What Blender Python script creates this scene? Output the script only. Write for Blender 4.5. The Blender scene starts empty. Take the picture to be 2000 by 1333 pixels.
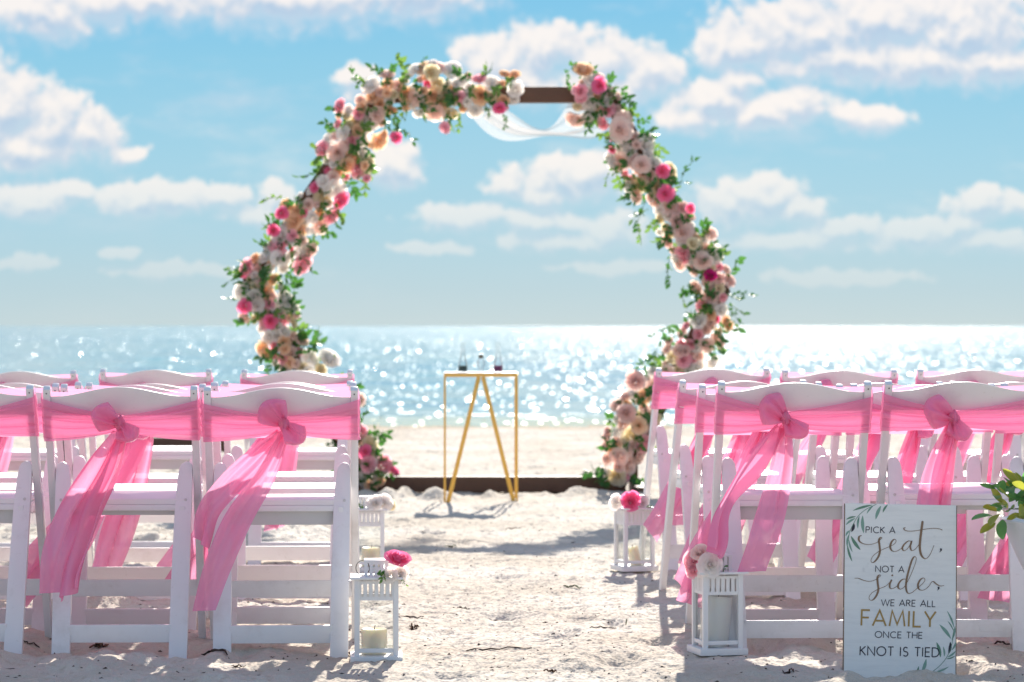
import bpy, bmesh, math, random
import numpy as np
from mathutils import Vector, Matrix

# ------------------------------------------------------------------ camera, sky, sun, exposure
SC = bpy.context.scene
COL = SC.collection
random.seed(7)
F = 5958.0          # focal length in photograph pixels
CH = 0.971          # camera height
HY, CX = 637.0, 1000.0
R0 = math.radians

cam = bpy.data.cameras.new('camera')
cam.sensor_width = 36.0
cam.lens = F * 36.0 / 2000.0
cam.shift_y = -(666.5 - HY) / 2000.0
cam.clip_start = 0.1
cam.clip_end = 60000.0
cam.dof.use_dof = True
cam.dof.focus_distance = 8.95
cam.dof.aperture_fstop = 6.0
camo = bpy.data.objects.new('camera', cam)
COL.objects.link(camo)
camo.location = (0, 0, CH)
camo.rotation_euler = (R0(90), 0, 0)
SC.camera = camo

SUN_EL, SUN_AZ = 27.0, 5.0      # azimuth clockwise from +Y
sun = bpy.data.lights.new('sun', 'SUN')
sun.energy = 5.0
sun.angle = R0(0.53)
sun.color = (1.0, 0.93, 0.84)
suno = bpy.data.objects.new('sun', sun)
COL.objects.link(suno)
sd = Vector((math.sin(R0(SUN_AZ)) * math.cos(R0(SUN_EL)), math.cos(R0(SUN_AZ)) * math.cos(R0(SUN_EL)), math.sin(R0(SUN_EL))))
suno.rotation_euler = sd.to_track_quat('Z', 'Y').to_euler()

SC.view_settings.view_transform = 'Standard'
SC.view_settings.look = 'None'
SC.view_settings.gamma = 1.0
SC.view_settings.use_curve_mapping = False
SC.view_settings.exposure = 0.92
SC.render.engine = 'CYCLES'
SC.cycles.use_denoising = True
SC.cycles.max_bounces = 8
SC.cycles.transparent_max_bounces = 12
SC.cycles.caustics_reflective = False
SC.cycles.caustics_refractive = False


class NT:
    """small helper around a node tree"""
    def __init__(self, tree):
        self.t = tree
    def n(self, typ, **kw):
        nd = self.t.nodes.new(typ)
        for k, v in kw.items():
            setattr(nd, k, v)
        return nd
    def link(self, a, b):
        self.t.links.new(a, b)
    def put(self, sock, val):
        if hasattr(val, 'is_linked') or isinstance(val, bpy.types.NodeSocket):
            self.link(val, sock)
        else:
            sock.default_value = val
    def math(self, op, a, b=None, c=None, clamp=False):
        nd = self.n('ShaderNodeMath', operation=op, use_clamp=clamp)
        self.put(nd.inputs[0], a)
        if b is not None: self.put(nd.inputs[1], b)
        if c is not None: self.put(nd.inputs[2], c)
        return nd.outputs[0]
    def vmath(self, op, a, b=None, c=None, out=0):
        nd = self.n('ShaderNodeVectorMath', operation=op)
        self.put(nd.inputs[0], a)
        if b is not None: self.put(nd.inputs[1], b)
        if c is not None: self.put(nd.inputs[2], c)
        return nd.outputs[out]
    def noise(self, vec, scale, detail=2.0, rough=0.5, out=0, lac=2.0):
        nd = self.n('ShaderNodeTexNoise')
        if vec is not None: self.link(vec, nd.inputs['Vector'])
        nd.inputs['Scale'].default_value = scale
        nd.inputs['Detail'].default_value = detail
        nd.inputs['Roughness'].default_value = rough
        nd.inputs['Lacunarity'].default_value = lac
        return nd.outputs[out]
    def mix(self, fac, a, b):
        nd = self.n('ShaderNodeMix', data_type='RGBA')
        self.put(nd.inputs[0], fac); self.put(nd.inputs[6], a); self.put(nd.inputs[7], b)
        return nd.outputs[2]
    def ramp(self, fac, stops, interp='LINEAR'):
        nd = self.n('ShaderNodeValToRGB')
        self.link(fac, nd.inputs[0])
        cr = nd.color_ramp
        cr.interpolation = interp
        while len(cr.elements) < len(stops): cr.elements.new(0.5)
        for e, (p, c) in zip(cr.elements, stops):
            e.position = p
            e.color = c if len(c) == 4 else (*c, 1)
        return nd.outputs[0]
    def smooth(self, x, lo, hi, a=0.0, b=1.0):
        nd = self.n('ShaderNodeMapRange', interpolation_type='SMOOTHSTEP')
        self.put(nd.inputs[0], x); self.put(nd.inputs[1], lo); self.put(nd.inputs[2], hi)
        nd.inputs[3].default_value = a; nd.inputs[4].default_value = b
        return nd.outputs[0]


# clouds seen over the sea: centre and radii in 1/5958 radian (bearing, elevation), opacity weight
CLOUDS = [
    # big bank upper right
    (1560, 70, 190, 78), (1720, 50, 210, 85), (1880, 60, 190, 95), (1450, 95, 100, 60), (1640, 120, 200, 48), (1800, 125, 220, 45), (1950, 130, 130, 50),
    # middle right double bank
    (1350, 232, 80, 32), (1480, 222, 110, 45), (1560, 205, 75, 40), (1680, 232, 90, 32), (1390, 190, 70, 38), (1440, 165, 55, 35),
    # behind the arch top
    (960, 120, 75, 58), (1060, 105, 100, 60), (1180, 120, 100, 62), (1270, 145, 75, 48), (1000, 160, 120, 45), (1180, 170, 110, 42), (700, 165, 45, 40),
    # left bank
    (20, 210, 90, 95), (110, 250, 95, 80), (50, 300, 130, 50), (190, 262, 60, 62), (250, 300, 42, 20), (-30, 260, 120, 90),
    # top left veil
    (90, 35, 170, 45), (250, 5, 200, 40), (560, 0, 320, 62), (800, -10, 180, 50),
    # left low bank
    (60, 398, 120, 42), (265, 392, 85, 42), (340, 388, 90, 36), (440, 385, 60, 28), (150, 380, 40, 26), (540, 385, 48, 38), (500, 415, 70, 22),
    # inside the arch
    (770, 320, 70, 42), (740, 330, 50, 36), (990, 350, 45, 32), (1100, 345, 80, 52), (1160, 340, 80, 50), (1060, 380, 70, 30),
    (900, 425, 110, 28), (1050, 430, 120, 26), (1200, 450, 70, 40), (1120, 470, 160, 24),
    # right low bank
    (1420, 395, 75, 42), (1490, 390, 90, 48), (1560, 405, 70, 28), (1900, 395, 65, 40), (1975, 402, 60, 26),
    (1640, 445, 100, 26), (1540, 470, 140, 26), (1780, 460, 120, 34), (1850, 440, 70, 22), (1930, 475, 120, 22),
    (70, 515, 48, 20), (20, 515, 40, 16), (240, 497, 40, 12), (330, 535, 110, 16), (420, 530, 60, 14), (1200, 525, 120, 16), (850, 490, 80, 14), (1650, 540, 160, 18),
]


def build_world():
    w = bpy.data.worlds.new('World')
    SC.world = w
    w.use_nodes = True
    w.cycles.sampling_method = 'MANUAL'
    w.cycles.sample_map_resolution = 512
    t = NT(w.node_tree)
    w.node_tree.nodes.clear()
    out = t.n('ShaderNodeOutputWorld')
    bg = t.n('ShaderNodeBackground')
    sky = t.n('ShaderNodeTexSky', sky_type='NISHITA')
    sky.sun_disc = False
    sky.sun_elevation = R0(SUN_EL)
    sky.sun_rotation = R0(SUN_AZ)
    sky.air_density = 1.0
    sky.dust_density = 0.3
    sky.ozone_density = 3.0
    tc = t.n('ShaderNodeTexCoord')
    d = t.vmath('NORMALIZE', tc.outputs['Generated'])
    sep = t.n('ShaderNodeSeparateXYZ')
    t.link(d, sep.inputs[0])
    az = t.math('ARCTAN2', sep.outputs[0], sep.outputs[1])
    el = t.math('ARCSINE', sep.outputs[2])
    u = t.math('MULTIPLY', az, F)
    v = t.math('MULTIPLY', el, F)
    comb = t.n('ShaderNodeCombineXYZ')
    t.link(u, comb.inputs[0]); t.link(v, comb.inputs[1])
    P = comb.outputs[0]

    # density field as a node group so it can be sampled twice (for light and shade of the clouds)
    g = bpy.data.node_groups.new('cloud_field', 'ShaderNodeTree')
    g.interface.new_socket('P', in_out='INPUT', socket_type='NodeSocketVector')
    g.interface.new_socket('D', in_out='OUTPUT', socket_type='NodeSocketFloat')
    q = NT(g)
    gi = q.n('NodeGroupInput'); go = q.n('NodeGroupOutput')
    p0 = gi.outputs[0]
    n1 = q.noise(p0, 1 / 95.0, 5.0, 0.6, out=1)
    warp = q.vmath('SUBTRACT', n1, (0.5, 0.5, 0.5))
    p1 = q.vmath('MULTIPLY_ADD', warp, (120.0, 70.0, 0.0), p0)
    last = None
    for (x, y, a, b) in CLOUDS:
        ox, oy = x - CX, HY - y
        m = q.vmath('MULTIPLY_ADD', p1, (1.0 / a, 1.0 / b, 0.0), (-ox / a, -oy / b, 0.0))
        L = q.vmath('LENGTH', m, out=1)
        if last is None:
            last = L
        else:
            last = q.math('SMOOTH_MIN', last, L, 0.22)
    fine = q.noise(p1, 1 / 30.0, 5.0, 0.62)
    fine = q.math('MULTIPLY_ADD', fine, 0.8, -0.40)
    dd = q.math('SUBTRACT', q.math('SUBTRACT', 1.0, last), fine)
    for sc, k in ((50.0, 0.40), (22.0, 0.24)):          # rounded billows
        vo = q.n('ShaderNodeTexVoronoi', voronoi_dimensions='2D', feature='SMOOTH_F1')
        vo.inputs['Scale'].default_value = 1 / sc
        vo.inputs['Smoothness'].default_value = 0.25
        q.link(q.vmath('MULTIPLY_ADD', warp, (40.0, 40.0, 0.0), p0), vo.inputs['Vector'])
        dd = q.math('ADD', dd, q.math('MULTIPLY_ADD', vo.outputs['Distance'], -k, k * 0.48))
    q.link(dd, go.inputs[0])

    def field(pt):
        nd = t.n('ShaderNodeGroup'); nd.node_tree = g
        t.link(pt, nd.inputs[0])
        return nd.outputs[0]
    d0 = field(P)
    d1 = field(t.vmath('ADD', P, (-8.0, 25.0, 0.0)))
    grad = t.math('SUBTRACT', d0, d1)           # >0 on the sunlit upper side
    soft = t.smooth(grad, -0.4, 0.22, 0.80, 0.24)
    alpha = t.smooth(d0, t.math('MULTIPLY', soft, -0.6), soft)
    veil = t.noise(t.vmath('MULTIPLY', P, (0.35, 1.0, 1.0)), 1 / 120.0, 6.0, 0.6)
    alpha = t.math('MAXIMUM', alpha, t.smooth(veil, 0.48, 0.78, 0.0, 0.5))
    # thinner towards the horizon
    thin = t.smooth(v, 50.0, 380.0, 0.20, 0.97)
    alpha = t.math('MULTIPLY', alpha, thin, clamp=True)
    lit = t.smooth(grad, -0.42, 0.55)
    core = t.smooth(d0, 0.15, 0.75)
    shade = t.math('MULTIPLY', t.math('SUBTRACT', 1.0, lit), t.math('MULTIPLY_ADD', core, 0.35, 0.65))
    ccol = t.mix(shade, (0.95, 0.88, 0.845, 1), (0.44, 0.57, 0.74, 1))
    # clear sky
    vv = t.math('DIVIDE', v, 6000.0, clamp=True)
    clear = t.ramp(vv, [(0.0, (0.46, 0.62, 0.69)), (0.012, (0.41, 0.60, 0.70)), (0.03, (0.355, 0.60, 0.735)), (0.055, (0.30, 0.59, 0.755)), (0.085, (0.225, 0.555, 0.76)),
                        (0.107, (0.165, 0.515, 0.775)), (0.2, (0.12, 0.39, 0.70)), (0.6, (0.09, 0.28, 0.60)), (1.0, (0.07, 0.23, 0.55))])
    def finish(img, node):
        img = t.vmath('MULTIPLY', img, (5.25, 5.25, 5.25))
        t.link(t.mix(0.96, sky.outputs[0], img), node.inputs[0])
        node.inputs[1].default_value = 0.1
    finish(t.mix(alpha, clear, ccol), bg)
    # the rest of the sky goes on with the same kind of banks, without individual clouds
    bg2 = t.n('ShaderNodeBackground')
    gen = t.noise(t.vmath('MULTIPLY', P, (1.0, 2.2, 1.0)), 1 / 620.0, 5.0, 0.55)
    finish(t.mix(t.smooth(gen, 0.46, 0.585, 0.0, 0.92), clear, (0.86, 0.82, 0.82, 1)), bg2)
    far_u = t.smooth(t.math('ABSOLUTE', u), 1120.0, 1400.0)
    far_v = t.smooth(v, 700.0, 860.0)
    low = t.math('LESS_THAN', v, -20.0)
    away = t.math('MAXIMUM', t.math('MAXIMUM', far_u, far_v), low)
    mx = t.n('ShaderNodeMixShader')
    t.link(away, mx.inputs[0]); t.link(bg.outputs[0], mx.inputs[1]); t.link(bg2.outputs[0], mx.inputs[2])
    t.link(mx.outputs[0], out.inputs[0])


build_world()


# ------------------------------------------------------------------ helpers
def px(x, y_depth, scale=1.0):
    """lateral metres of photograph column x at a depth"""
    return (x - CX) * y_depth / F


def ground_depth(ypix):
    return F * CH / (ypix - HY)


def mesh_from(name, verts, faces, mat=None, smooth=False):
    me = bpy.data.meshes.new(name)
    me.from_pydata([tuple(v) for v in verts], [], faces)
    me.update()
    if mat: me.materials.append(mat)
    if smooth:
        me.polygons.foreach_set('use_smooth', [True] * len(me.polygons))
    return me


def link(name, me, parent=None, loc=None, rot=None):
    o = bpy.data.objects.new(name, me)
    COL.objects.link(o)
    if parent is not None: o.parent = parent
    if loc is not None: o.location = loc
    if rot is not None: o.rotation_euler = rot
    return o


def thing(name, label, cat, loc=(0, 0, 0), rotz=0.0, group=None):
    o = link(name, None, loc=loc, rot=(0, 0, rotz))
    return tag(o, label, cat, group)


def tag(o, label, cat, group=None, kind=None):
    o['label'] = label
    o['category'] = cat
    if group: o['group'] = group
    if kind: o['kind'] = kind
    return o


def bevelled(bm, w, seg=2):
    bmesh.ops.recalc_face_normals(bm, faces=bm.faces)
    if w > 0:
        bmesh.ops.bevel(bm, geom=list(bm.edges), offset=w, segments=seg, profile=0.7, affect='EDGES', clamp_overlap=True)


def bm_mesh(name, bm, mat, smooth=True, angle=40):
    me = bpy.data.meshes.new(name)
    bm.to_mesh(me); bm.free()
    me.materials.append(mat)
    if smooth:
        me.polygons.foreach_set('use_smooth', [True] * len(me.polygons))
        try:
            me.set_sharp_from_angle(angle=R0(angle))
        except Exception:
            pass
    return me


def box_mesh(name, x0, x1, y0, y1, z0, z1, mat, bev=0.004, seg=2):
    bm = bmesh.new()
    vs = [bm.verts.new((x, y, z)) for x in (x0, x1) for y in (y0, y1) for z in (z0, z1)]
    for f in ((0, 1, 3, 2), (4, 6, 7, 5), (0, 4, 5, 1), (2, 3, 7, 6), (0, 2, 6, 4), (1, 5, 7, 3)):
        bm.faces.new([vs[i] for i in f])
    bevelled(bm, bev, seg)
    return bm_mesh(name, bm, mat)


def prism_mesh(name, outline, d0, d1, mat, bev=0.004, axis='Y', seg=2):
    """outline: list of (a,b); extruded along axis from d0 to d1"""
    bm = bmesh.new()
    def P(a, b, d):
        return {'Y': (a, d, b), 'X': (d, a, b), 'Z': (a, b, d)}[axis]
    v0 = [bm.verts.new(P(a, b, d0)) for a, b in outline]
    v1 = [bm.verts.new(P(a, b, d1)) for a, b in outline]
    n = len(outline)
    bm.faces.new(v0); bm.faces.new(v1[::-1])
    for i in range(n):
        j = (i + 1) % n
        bm.faces.new((v0[i], v1[i], v1[j], v0[j]))
    bevelled(bm, bev, seg)
    return bm_mesh(name, bm, mat)


def sweep_rect(name, pts, wx, wy, mat, bev=0.003):
    """bar with rectangular section: wx along X, wy in depth, through pts (list of Vector)"""
    bm = bmesh.new()
    rings = []
    n = len(pts)
    for i, p in enumerate(pts):
        a = Vector(pts[max(i - 1, 0)]); b = Vector(pts[min(i + 1, n - 1)])
        t = (b - a).normalized()
        sx = Vector((1, 0, 0)); sx = (sx - t * sx.dot(t)).normalized()
        sy = t.cross(sx)
        w = wx[i] if isinstance(wx, (list, tuple)) else wx
        h = wy[i] if isinstance(wy, (list, tuple)) else wy
        p = Vector(p)
        rings.append([bm.verts.new(p + sx * (w / 2 * s) + sy * (h / 2 * r)) for s, r in ((-1, -1), (1, -1), (1, 1), (-1, 1))])
    for a, b in zip(rings[:-1], rings[1:]):
        for k in range(4):
            bm.faces.new((a[k], a[(k + 1) % 4], b[(k + 1) % 4], b[k]))
    bm.faces.new(rings[0][::-1]); bm.faces.new(rings[-1])
    bmesh.ops.recalc_face_normals(bm, faces=bm.faces)
    if bev > 0:
        es = [e for e in bm.edges if e.calc_face_angle(0) > 0.6]
        bmesh.ops.bevel(bm, geom=es, offset=bev, segments=2, profile=0.7, affect='EDGES', clamp_overlap=True)
    return bm_mesh(name, bm, mat)


def bar_between(name, p, q, w, h, mat, bev=0.003, up=Vector((0, 1, 0))):
    p, q = Vector(p), Vector(q)
    t = (q - p).normalized()
    s = t.cross(up).normalized(); r = s.cross(t).normalized()
    bm = bmesh.new()
    rings = [[bm.verts.new(c + s * (w / 2 * a) + r * (h / 2 * b)) for a, b in ((-1, -1), (1, -1), (1, 1), (-1, 1))] for c in (p, q)]
    a, b = rings
    for k in range(4):
        bm.faces.new((a[k], a[(k + 1) % 4], b[(k + 1) % 4], b[k]))
    bm.faces.new(a[::-1]); bm.faces.new(b)
    bevelled(bm, bev)
    return bm_mesh(name, bm, mat)


def tube_mesh(name, pts, rad, mat, seg=8, closed_ends=True):
    pts = [Vector(p) for p in pts]
    verts, faces = [], []
    n = len(pts)
    prev = None
    for i, p in enumerate(pts):
        t = (pts[min(i + 1, n - 1)] - pts[max(i - 1, 0)]).normalized()
        ref = Vector((0, 0, 1)) if abs(t.z) < 0.9 else Vector((0, 1, 0))
        s = t.cross(ref).normalized()
        if prev is not None and s.dot(prev) < 0: s = -s
        prev = s
        r = s.cross(t)
        rr = rad[i] if isinstance(rad, (list, tuple)) else rad
        for k in range(seg):
            a = 2 * math.pi * k / seg
            verts.append(p + s * (rr * math.cos(a)) + r * (rr * math.sin(a)))
    for i in range(n - 1):
        for k in range(seg):
            k2 = (k + 1) % seg
            faces.append((i * seg + k, i * seg + k2, (i + 1) * seg + k2, (i + 1) * seg + k))
    if closed_ends:
        faces.append(tuple(range(seg))[::-1]); faces.append(tuple((n - 1) * seg + k for k in range(seg)))
    return mesh_from(name, verts, faces, mat, True)


def lathe_mesh(name, prof, mat, seg=32):
    verts, faces = [], []
    for (r, z) in prof:
        for k in range(seg):
            a = 2 * math.pi * k / seg
            verts.append((r * math.cos(a), r * math.sin(a), z))
    for i in range(len(prof) - 1):
        for k in range(seg):
            k2 = (k + 1) % seg
            faces.append((i * seg + k, i * seg + k2, (i + 1) * seg + k2, (i + 1) * seg + k))
    faces.append(tuple(range(seg))[::-1])
    faces.append(tuple((len(prof) - 1) * seg + k for k in range(seg)))
    me = mesh_from(name, verts, faces, mat, True)
    try: me.set_sharp_from_angle(angle=R0(50))
    except Exception: pass
    return me


def catmull(pts, n):
    """pts: array (k,d) -> n samples of a Catmull-Rom curve"""
    P = np.asarray(pts, float)
    k = len(P)
    Q = np.vstack([2 * P[0] - P[1], P, 2 * P[-1] - P[-2]])
    out = []
    for s in np.linspace(0, k - 1 - 1e-9, n):
        i = int(s); f = s - i
        a, b, c, d = Q[i], Q[i + 1], Q[i + 2], Q[i + 3]
        out.append(0.5 * ((2 * b) + (-a + c) * f + (2 * a - 5 * b + 4 * c - d) * f * f + (-a + 3 * b - 3 * c + d) * f ** 3))
    return np.array(out)


def grid_mesh(name, V, mat, smooth=True):
    """V: array (n,m,3)"""
    n, m = V.shape[:2]
    idx = np.arange(n * m).reshape(n, m)
    f = np.stack([idx[:-1, :-1], idx[1:, :-1], idx[1:, 1:], idx[:-1, 1:]], -1).reshape(-1, 4)
    me = bpy.data.meshes.new(name)
    me.vertices.add(n * m)
    me.vertices.foreach_set('co', V.reshape(-1).astype(np.float32))
    me.loops.add(f.size)
    me.loops.foreach_set('vertex_index', f.reshape(-1).astype(np.int32))
    me.polygons.add(len(f))
    me.polygons.foreach_set('loop_start', np.arange(0, f.size, 4, dtype=np.int32))
    me.update(calc_edges=True)
    me.validate()
    if smooth: me.polygons.foreach_set('use_smooth', [True] * len(me.polygons))
    me.materials.append(mat)
    return me


# numpy value noise
def vnoise(x, y, seed=0):
    xi = np.floor(x).astype(np.int64); yi = np.floor(y).astype(np.int64)
    xf = x - xi; yf = y - yi
    def h(a, b):
        n = (a * 374761393 + b * 668265263 + seed * 1442695041) & 0xffffffff
        n = ((n ^ (n >> 13)) * 1274126177) & 0xffffffff
        n = n ^ (n >> 16)
        return (n & 0xffff) / 65535.0
    ux = xf * xf * (3 - 2 * xf); uy = yf * yf * (3 - 2 * yf)
    a = h(xi, yi); b = h(xi + 1, yi); c = h(xi, yi + 1); d = h(xi + 1, yi + 1)
    return (a * (1 - ux) + b * ux) * (1 - uy) + (c * (1 - ux) + d * ux) * uy


def fbm(x, y, octv=4, seed=0, gain=0.5):
    s = 0; a = 1; tot = 0
    for o in range(octv):
        s = s + a * (vnoise(x * 2 ** o + 17.3 * o, y * 2 ** o - 9.1 * o, seed + o) - 0.5)
        tot += a; a *= gain
    return s / tot


# ------------------------------------------------------------------ materials
def mat_new(name):
    m = bpy.data.materials.new(name)
    m.use_nodes = True
    t = NT(m.node_tree)
    return m, t, m.node_tree.nodes['Principled BSDF'], m.node_tree.nodes['Material Output']


def mat_paint(name, col, rough=0.4, dirt=(0.5, 0.45, 0.4), amount=0.25, scale=9.0, bump=0.05, spec=0.5, grain=None):
    m, t, b, o = mat_new(name)
    tc = t.n('ShaderNodeTexCoord')
    oi = t.n('ShaderNodeObjectInfo')
    vec = t.vmath('ADD', tc.outputs['Object'], t.vmath('SCALE', oi.outputs['Location'], (3.1, 3.1, 3.1)))
    n1 = t.noise(vec, scale, 5.0, 0.65)
    n2 = t.noise(vec, scale * 9, 3.0, 0.6)
    f = t.math('MULTIPLY', t.smooth(n1, 0.5, 0.8), amount)
    f = t.math('ADD', f, t.math('MULTIPLY', t.smooth(n2, 0.62, 0.75), amount * 0.5))
    t.link(t.mix(f, (*col, 1), (*dirt, 1)), b.inputs['Base Color'])
    t.link(t.math('MULTIPLY_ADD', n1, 0.25, rough - 0.12), b.inputs['Roughness'])
    b.inputs['Specular IOR Level'].default_value = spec
    if bump:
        bp = t.n('ShaderNodeBump')
        bp.inputs['Strength'].default_value = bump
        bp.inputs['Distance'].default_value = 0.004
        v2 = vec if grain is None else t.vmath('MULTIPLY', vec, grain)
        t.link(t.noise(v2, scale * 6, 4.0, 0.6), bp.inputs['Height'])
        t.link(bp.outputs[0], b.inputs['Normal'])
    return m


def mat_thin(name, col, trans=0.4, rough=0.5, clear=0.0, var=0.12, scale=30.0, sheen=0.0, tcol=None, bump=0.0, spec=0.4):
    """thin sheet: reflects and lets light through (cloth, petals, leaves)"""
    m, t, b, o = mat_new(name)
    tc = t.n('ShaderNodeTexCoord')
    n1 = t.noise(tc.outputs['Object'], scale, 3.0, 0.6)
    dark = tuple(c * (1 - var) for c in col); lite = tuple(min(1, c * (1 + var)) for c in col)
    c = t.mix(n1, (*dark, 1), (*lite, 1))
    t.link(c, b.inputs['Base Color'])
    b.inputs['Roughness'].default_value = rough
    b.inputs['Specular IOR Level'].default_value = spec
    b.inputs['Sheen Weight'].default_value = sheen
    b.inputs['Sheen Roughness'].default_value = 0.35
    tr = t.n('ShaderNodeBsdfTranslucent')
    if tcol: tr.inputs[0].default_value = (*tcol, 1)
    else: t.link(c, tr.inputs[0])
    if bump:
        bp = t.n('ShaderNodeBump')
        bp.inputs['Strength'].default_value = bump
        bp.inputs['Distance'].default_value = 0.003
        t.link(t.noise(t.vmath('MULTIPLY', tc.outputs['Object'], (1.0, 1.0, 1.0)), 38.0, 3.0, 0.55), bp.inputs['Height'])
        t.link(bp.outputs[0], b.inputs['Normal']); t.link(bp.outputs[0], tr.inputs['Normal'])
    mx = t.n('ShaderNodeMixShader'); mx.inputs[0].default_value = trans
    t.link(b.outputs[0], mx.inputs[1]); t.link(tr.outputs[0], mx.inputs[2])
    last = mx.outputs[0]
    if clear > 0:
        tp = t.n('ShaderNodeBsdfTransparent')
        tp.inputs[0].default_value = (*(tuple(0.5 + 0.5 * x for x in col)), 1)
        m2 = t.n('ShaderNodeMixShader'); m2.inputs[0].default_value = clear
        t.link(last, m2.inputs[1]); t.link(tp.outputs[0], m2.inputs[2])
        last = m2.outputs[0]
    t.link(last, o.inputs[0])
    return m


M = {}
M['white'] = mat_paint('white_resin', (0.80, 0.79, 0.79), 0.38, (0.46, 0.41, 0.36), 0.34, 7.0, 0.04)
M['seat'] = mat_paint('white_vinyl_seat', (0.82, 0.81, 0.80), 0.45, (0.6, 0.57, 0.52), 0.15, 12.0, 0.10)
M['lantern'] = mat_paint('white_lantern_metal', (0.80, 0.80, 0.80), 0.35, (0.55, 0.52, 0.48), 0.15, 14.0, 0.03)
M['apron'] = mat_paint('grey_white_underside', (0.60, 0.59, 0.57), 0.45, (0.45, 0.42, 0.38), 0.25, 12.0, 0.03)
M['screw'] = mat_paint('dark_screw', (0.10, 0.10, 0.10), 0.4, (0.2, 0.1, 0.05), 0.3, 200.0, 0.0)
M['sash'] = mat_thin('pink_satin', (0.94, 0.34, 0.56), 0.46, 0.26, 0.17, 0.06, 9.0, 0.25, (1.0, 0.44, 0.64), 0.12, 0.8)
M['tulle'] = mat_thin('white_tulle', (0.86, 0.82, 0.80), 0.5, 0.7, 0.62, 0.05, 20.0)
M['wood'] = mat_paint('dark_stained_wood', (0.125, 0.066, 0.042), 0.6, (0.05, 0.022, 0.014), 0.8, 5.0, 0.4, 0.3, (1.0, 6.0, 8.0))
M['gold'] = None
M['candle'] = None
M['leaf'] = mat_thin('garland_leaf', (0.045, 0.14, 0.045), 0.36, 0.40, 0, 0.5, 14.0, 0, (0.11, 0.33, 0.05))
M['leaf_light'] = mat_thin('garland_leaf_pale', (0.10, 0.22, 0.06), 0.4, 0.5, 0, 0.4, 14.0, 0, (0.25, 0.45, 0.08))
M['planter_leaf'] = mat_thin('planter_leaf', (0.22, 0.28, 0.05), 0.40, 0.35, 0, 0.5, 24.0, 0, (0.60, 0.62, 0.08), 0, 0.6)
M['planter_leaf_green'] = mat_thin('planter_leaf_green', (0.10, 0.23, 0.10), 0.4, 0.35, 0, 0.4, 24.0, 0, (0.22, 0.62, 0.12), 0, 0.6)
M['stem'] = mat_paint('green_stem', (0.07, 0.13, 0.04), 0.6, (0.05, 0.05, 0.02), 0.3, 30.0, 0.0)
M['ink'] = mat_paint('dark_ink', (0.022, 0.020, 0.035), 0.6, (0.06, 0.06, 0.07), 0.3, 60.0, 0.0)
M['gold_ink'] = mat_paint('gold_ink', (0.42, 0.26, 0.075), 0.55, (0.25, 0.14, 0.06), 0.5, 60.0, 0.0)
M['bronze_ink'] = mat_paint('bronze_ink', (0.245, 0.15, 0.085), 0.55, (0.18, 0.10, 0.05), 0.5, 60.0, 0.0)
M['print_leaf'] = mat_paint('printed_leaf', (0.22, 0.37, 0.29), 0.6, (0.09, 0.20, 0.14), 0.9, 40.0, 0.0)
M['print_leaf_dark'] = mat_paint('printed_leaf_deep', (0.13, 0.26, 0.17), 0.6, (0.06, 0.14, 0.09), 0.8, 40.0, 0.0)
M['twig'] = mat_paint('dry_seaweed', (0.055, 0.032, 0.022), 0.8, (0.14, 0.08, 0.05), 0.6, 40.0, 0.3)
M['leaf_litter'] = mat_paint('dry_leaf', (0.17, 0.09, 0.05), 0.7, (0.07, 0.04, 0.02), 0.6, 40.0, 0.3)
M['greenbit'] = mat_paint('green_seaweed', (0.07, 0.10, 0.035), 0.7, (0.03, 0.04, 0.02), 0.6, 40.0, 0.3)
M['planter'] = mat_paint('white_planter', (0.80, 0.80, 0.82), 0.35, (0.6, 0.58, 0.56), 0.12, 6.0, 0.02)
M['wick'] = mat_paint('wick', (0.03, 0.025, 0.02), 0.9, (0.1, 0.1, 0.1), 0.2, 50.0, 0.0)
M['cork'] = mat_paint('cork', (0.16, 0.11, 0.06), 0.9, (0.07, 0.05, 0.03), 0.5, 90.0, 0.2)
M['sand_green'] = mat_paint('dark_green_sand', (0.02, 0.07, 0.06), 0.9, (0.01, 0.03, 0.03), 0.5, 200.0, 0.2)
M['sand_plum'] = mat_paint('plum_sand', (0.23, 0.02, 0.12), 0.9, (0.12, 0.01, 0.06), 0.5, 200.0, 0.2)
M['wire'] = mat_paint('dark_wire', (0.06, 0.055, 0.05), 0.5, (0.1, 0.08, 0.06), 0.3, 60.0, 0.0)


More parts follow.
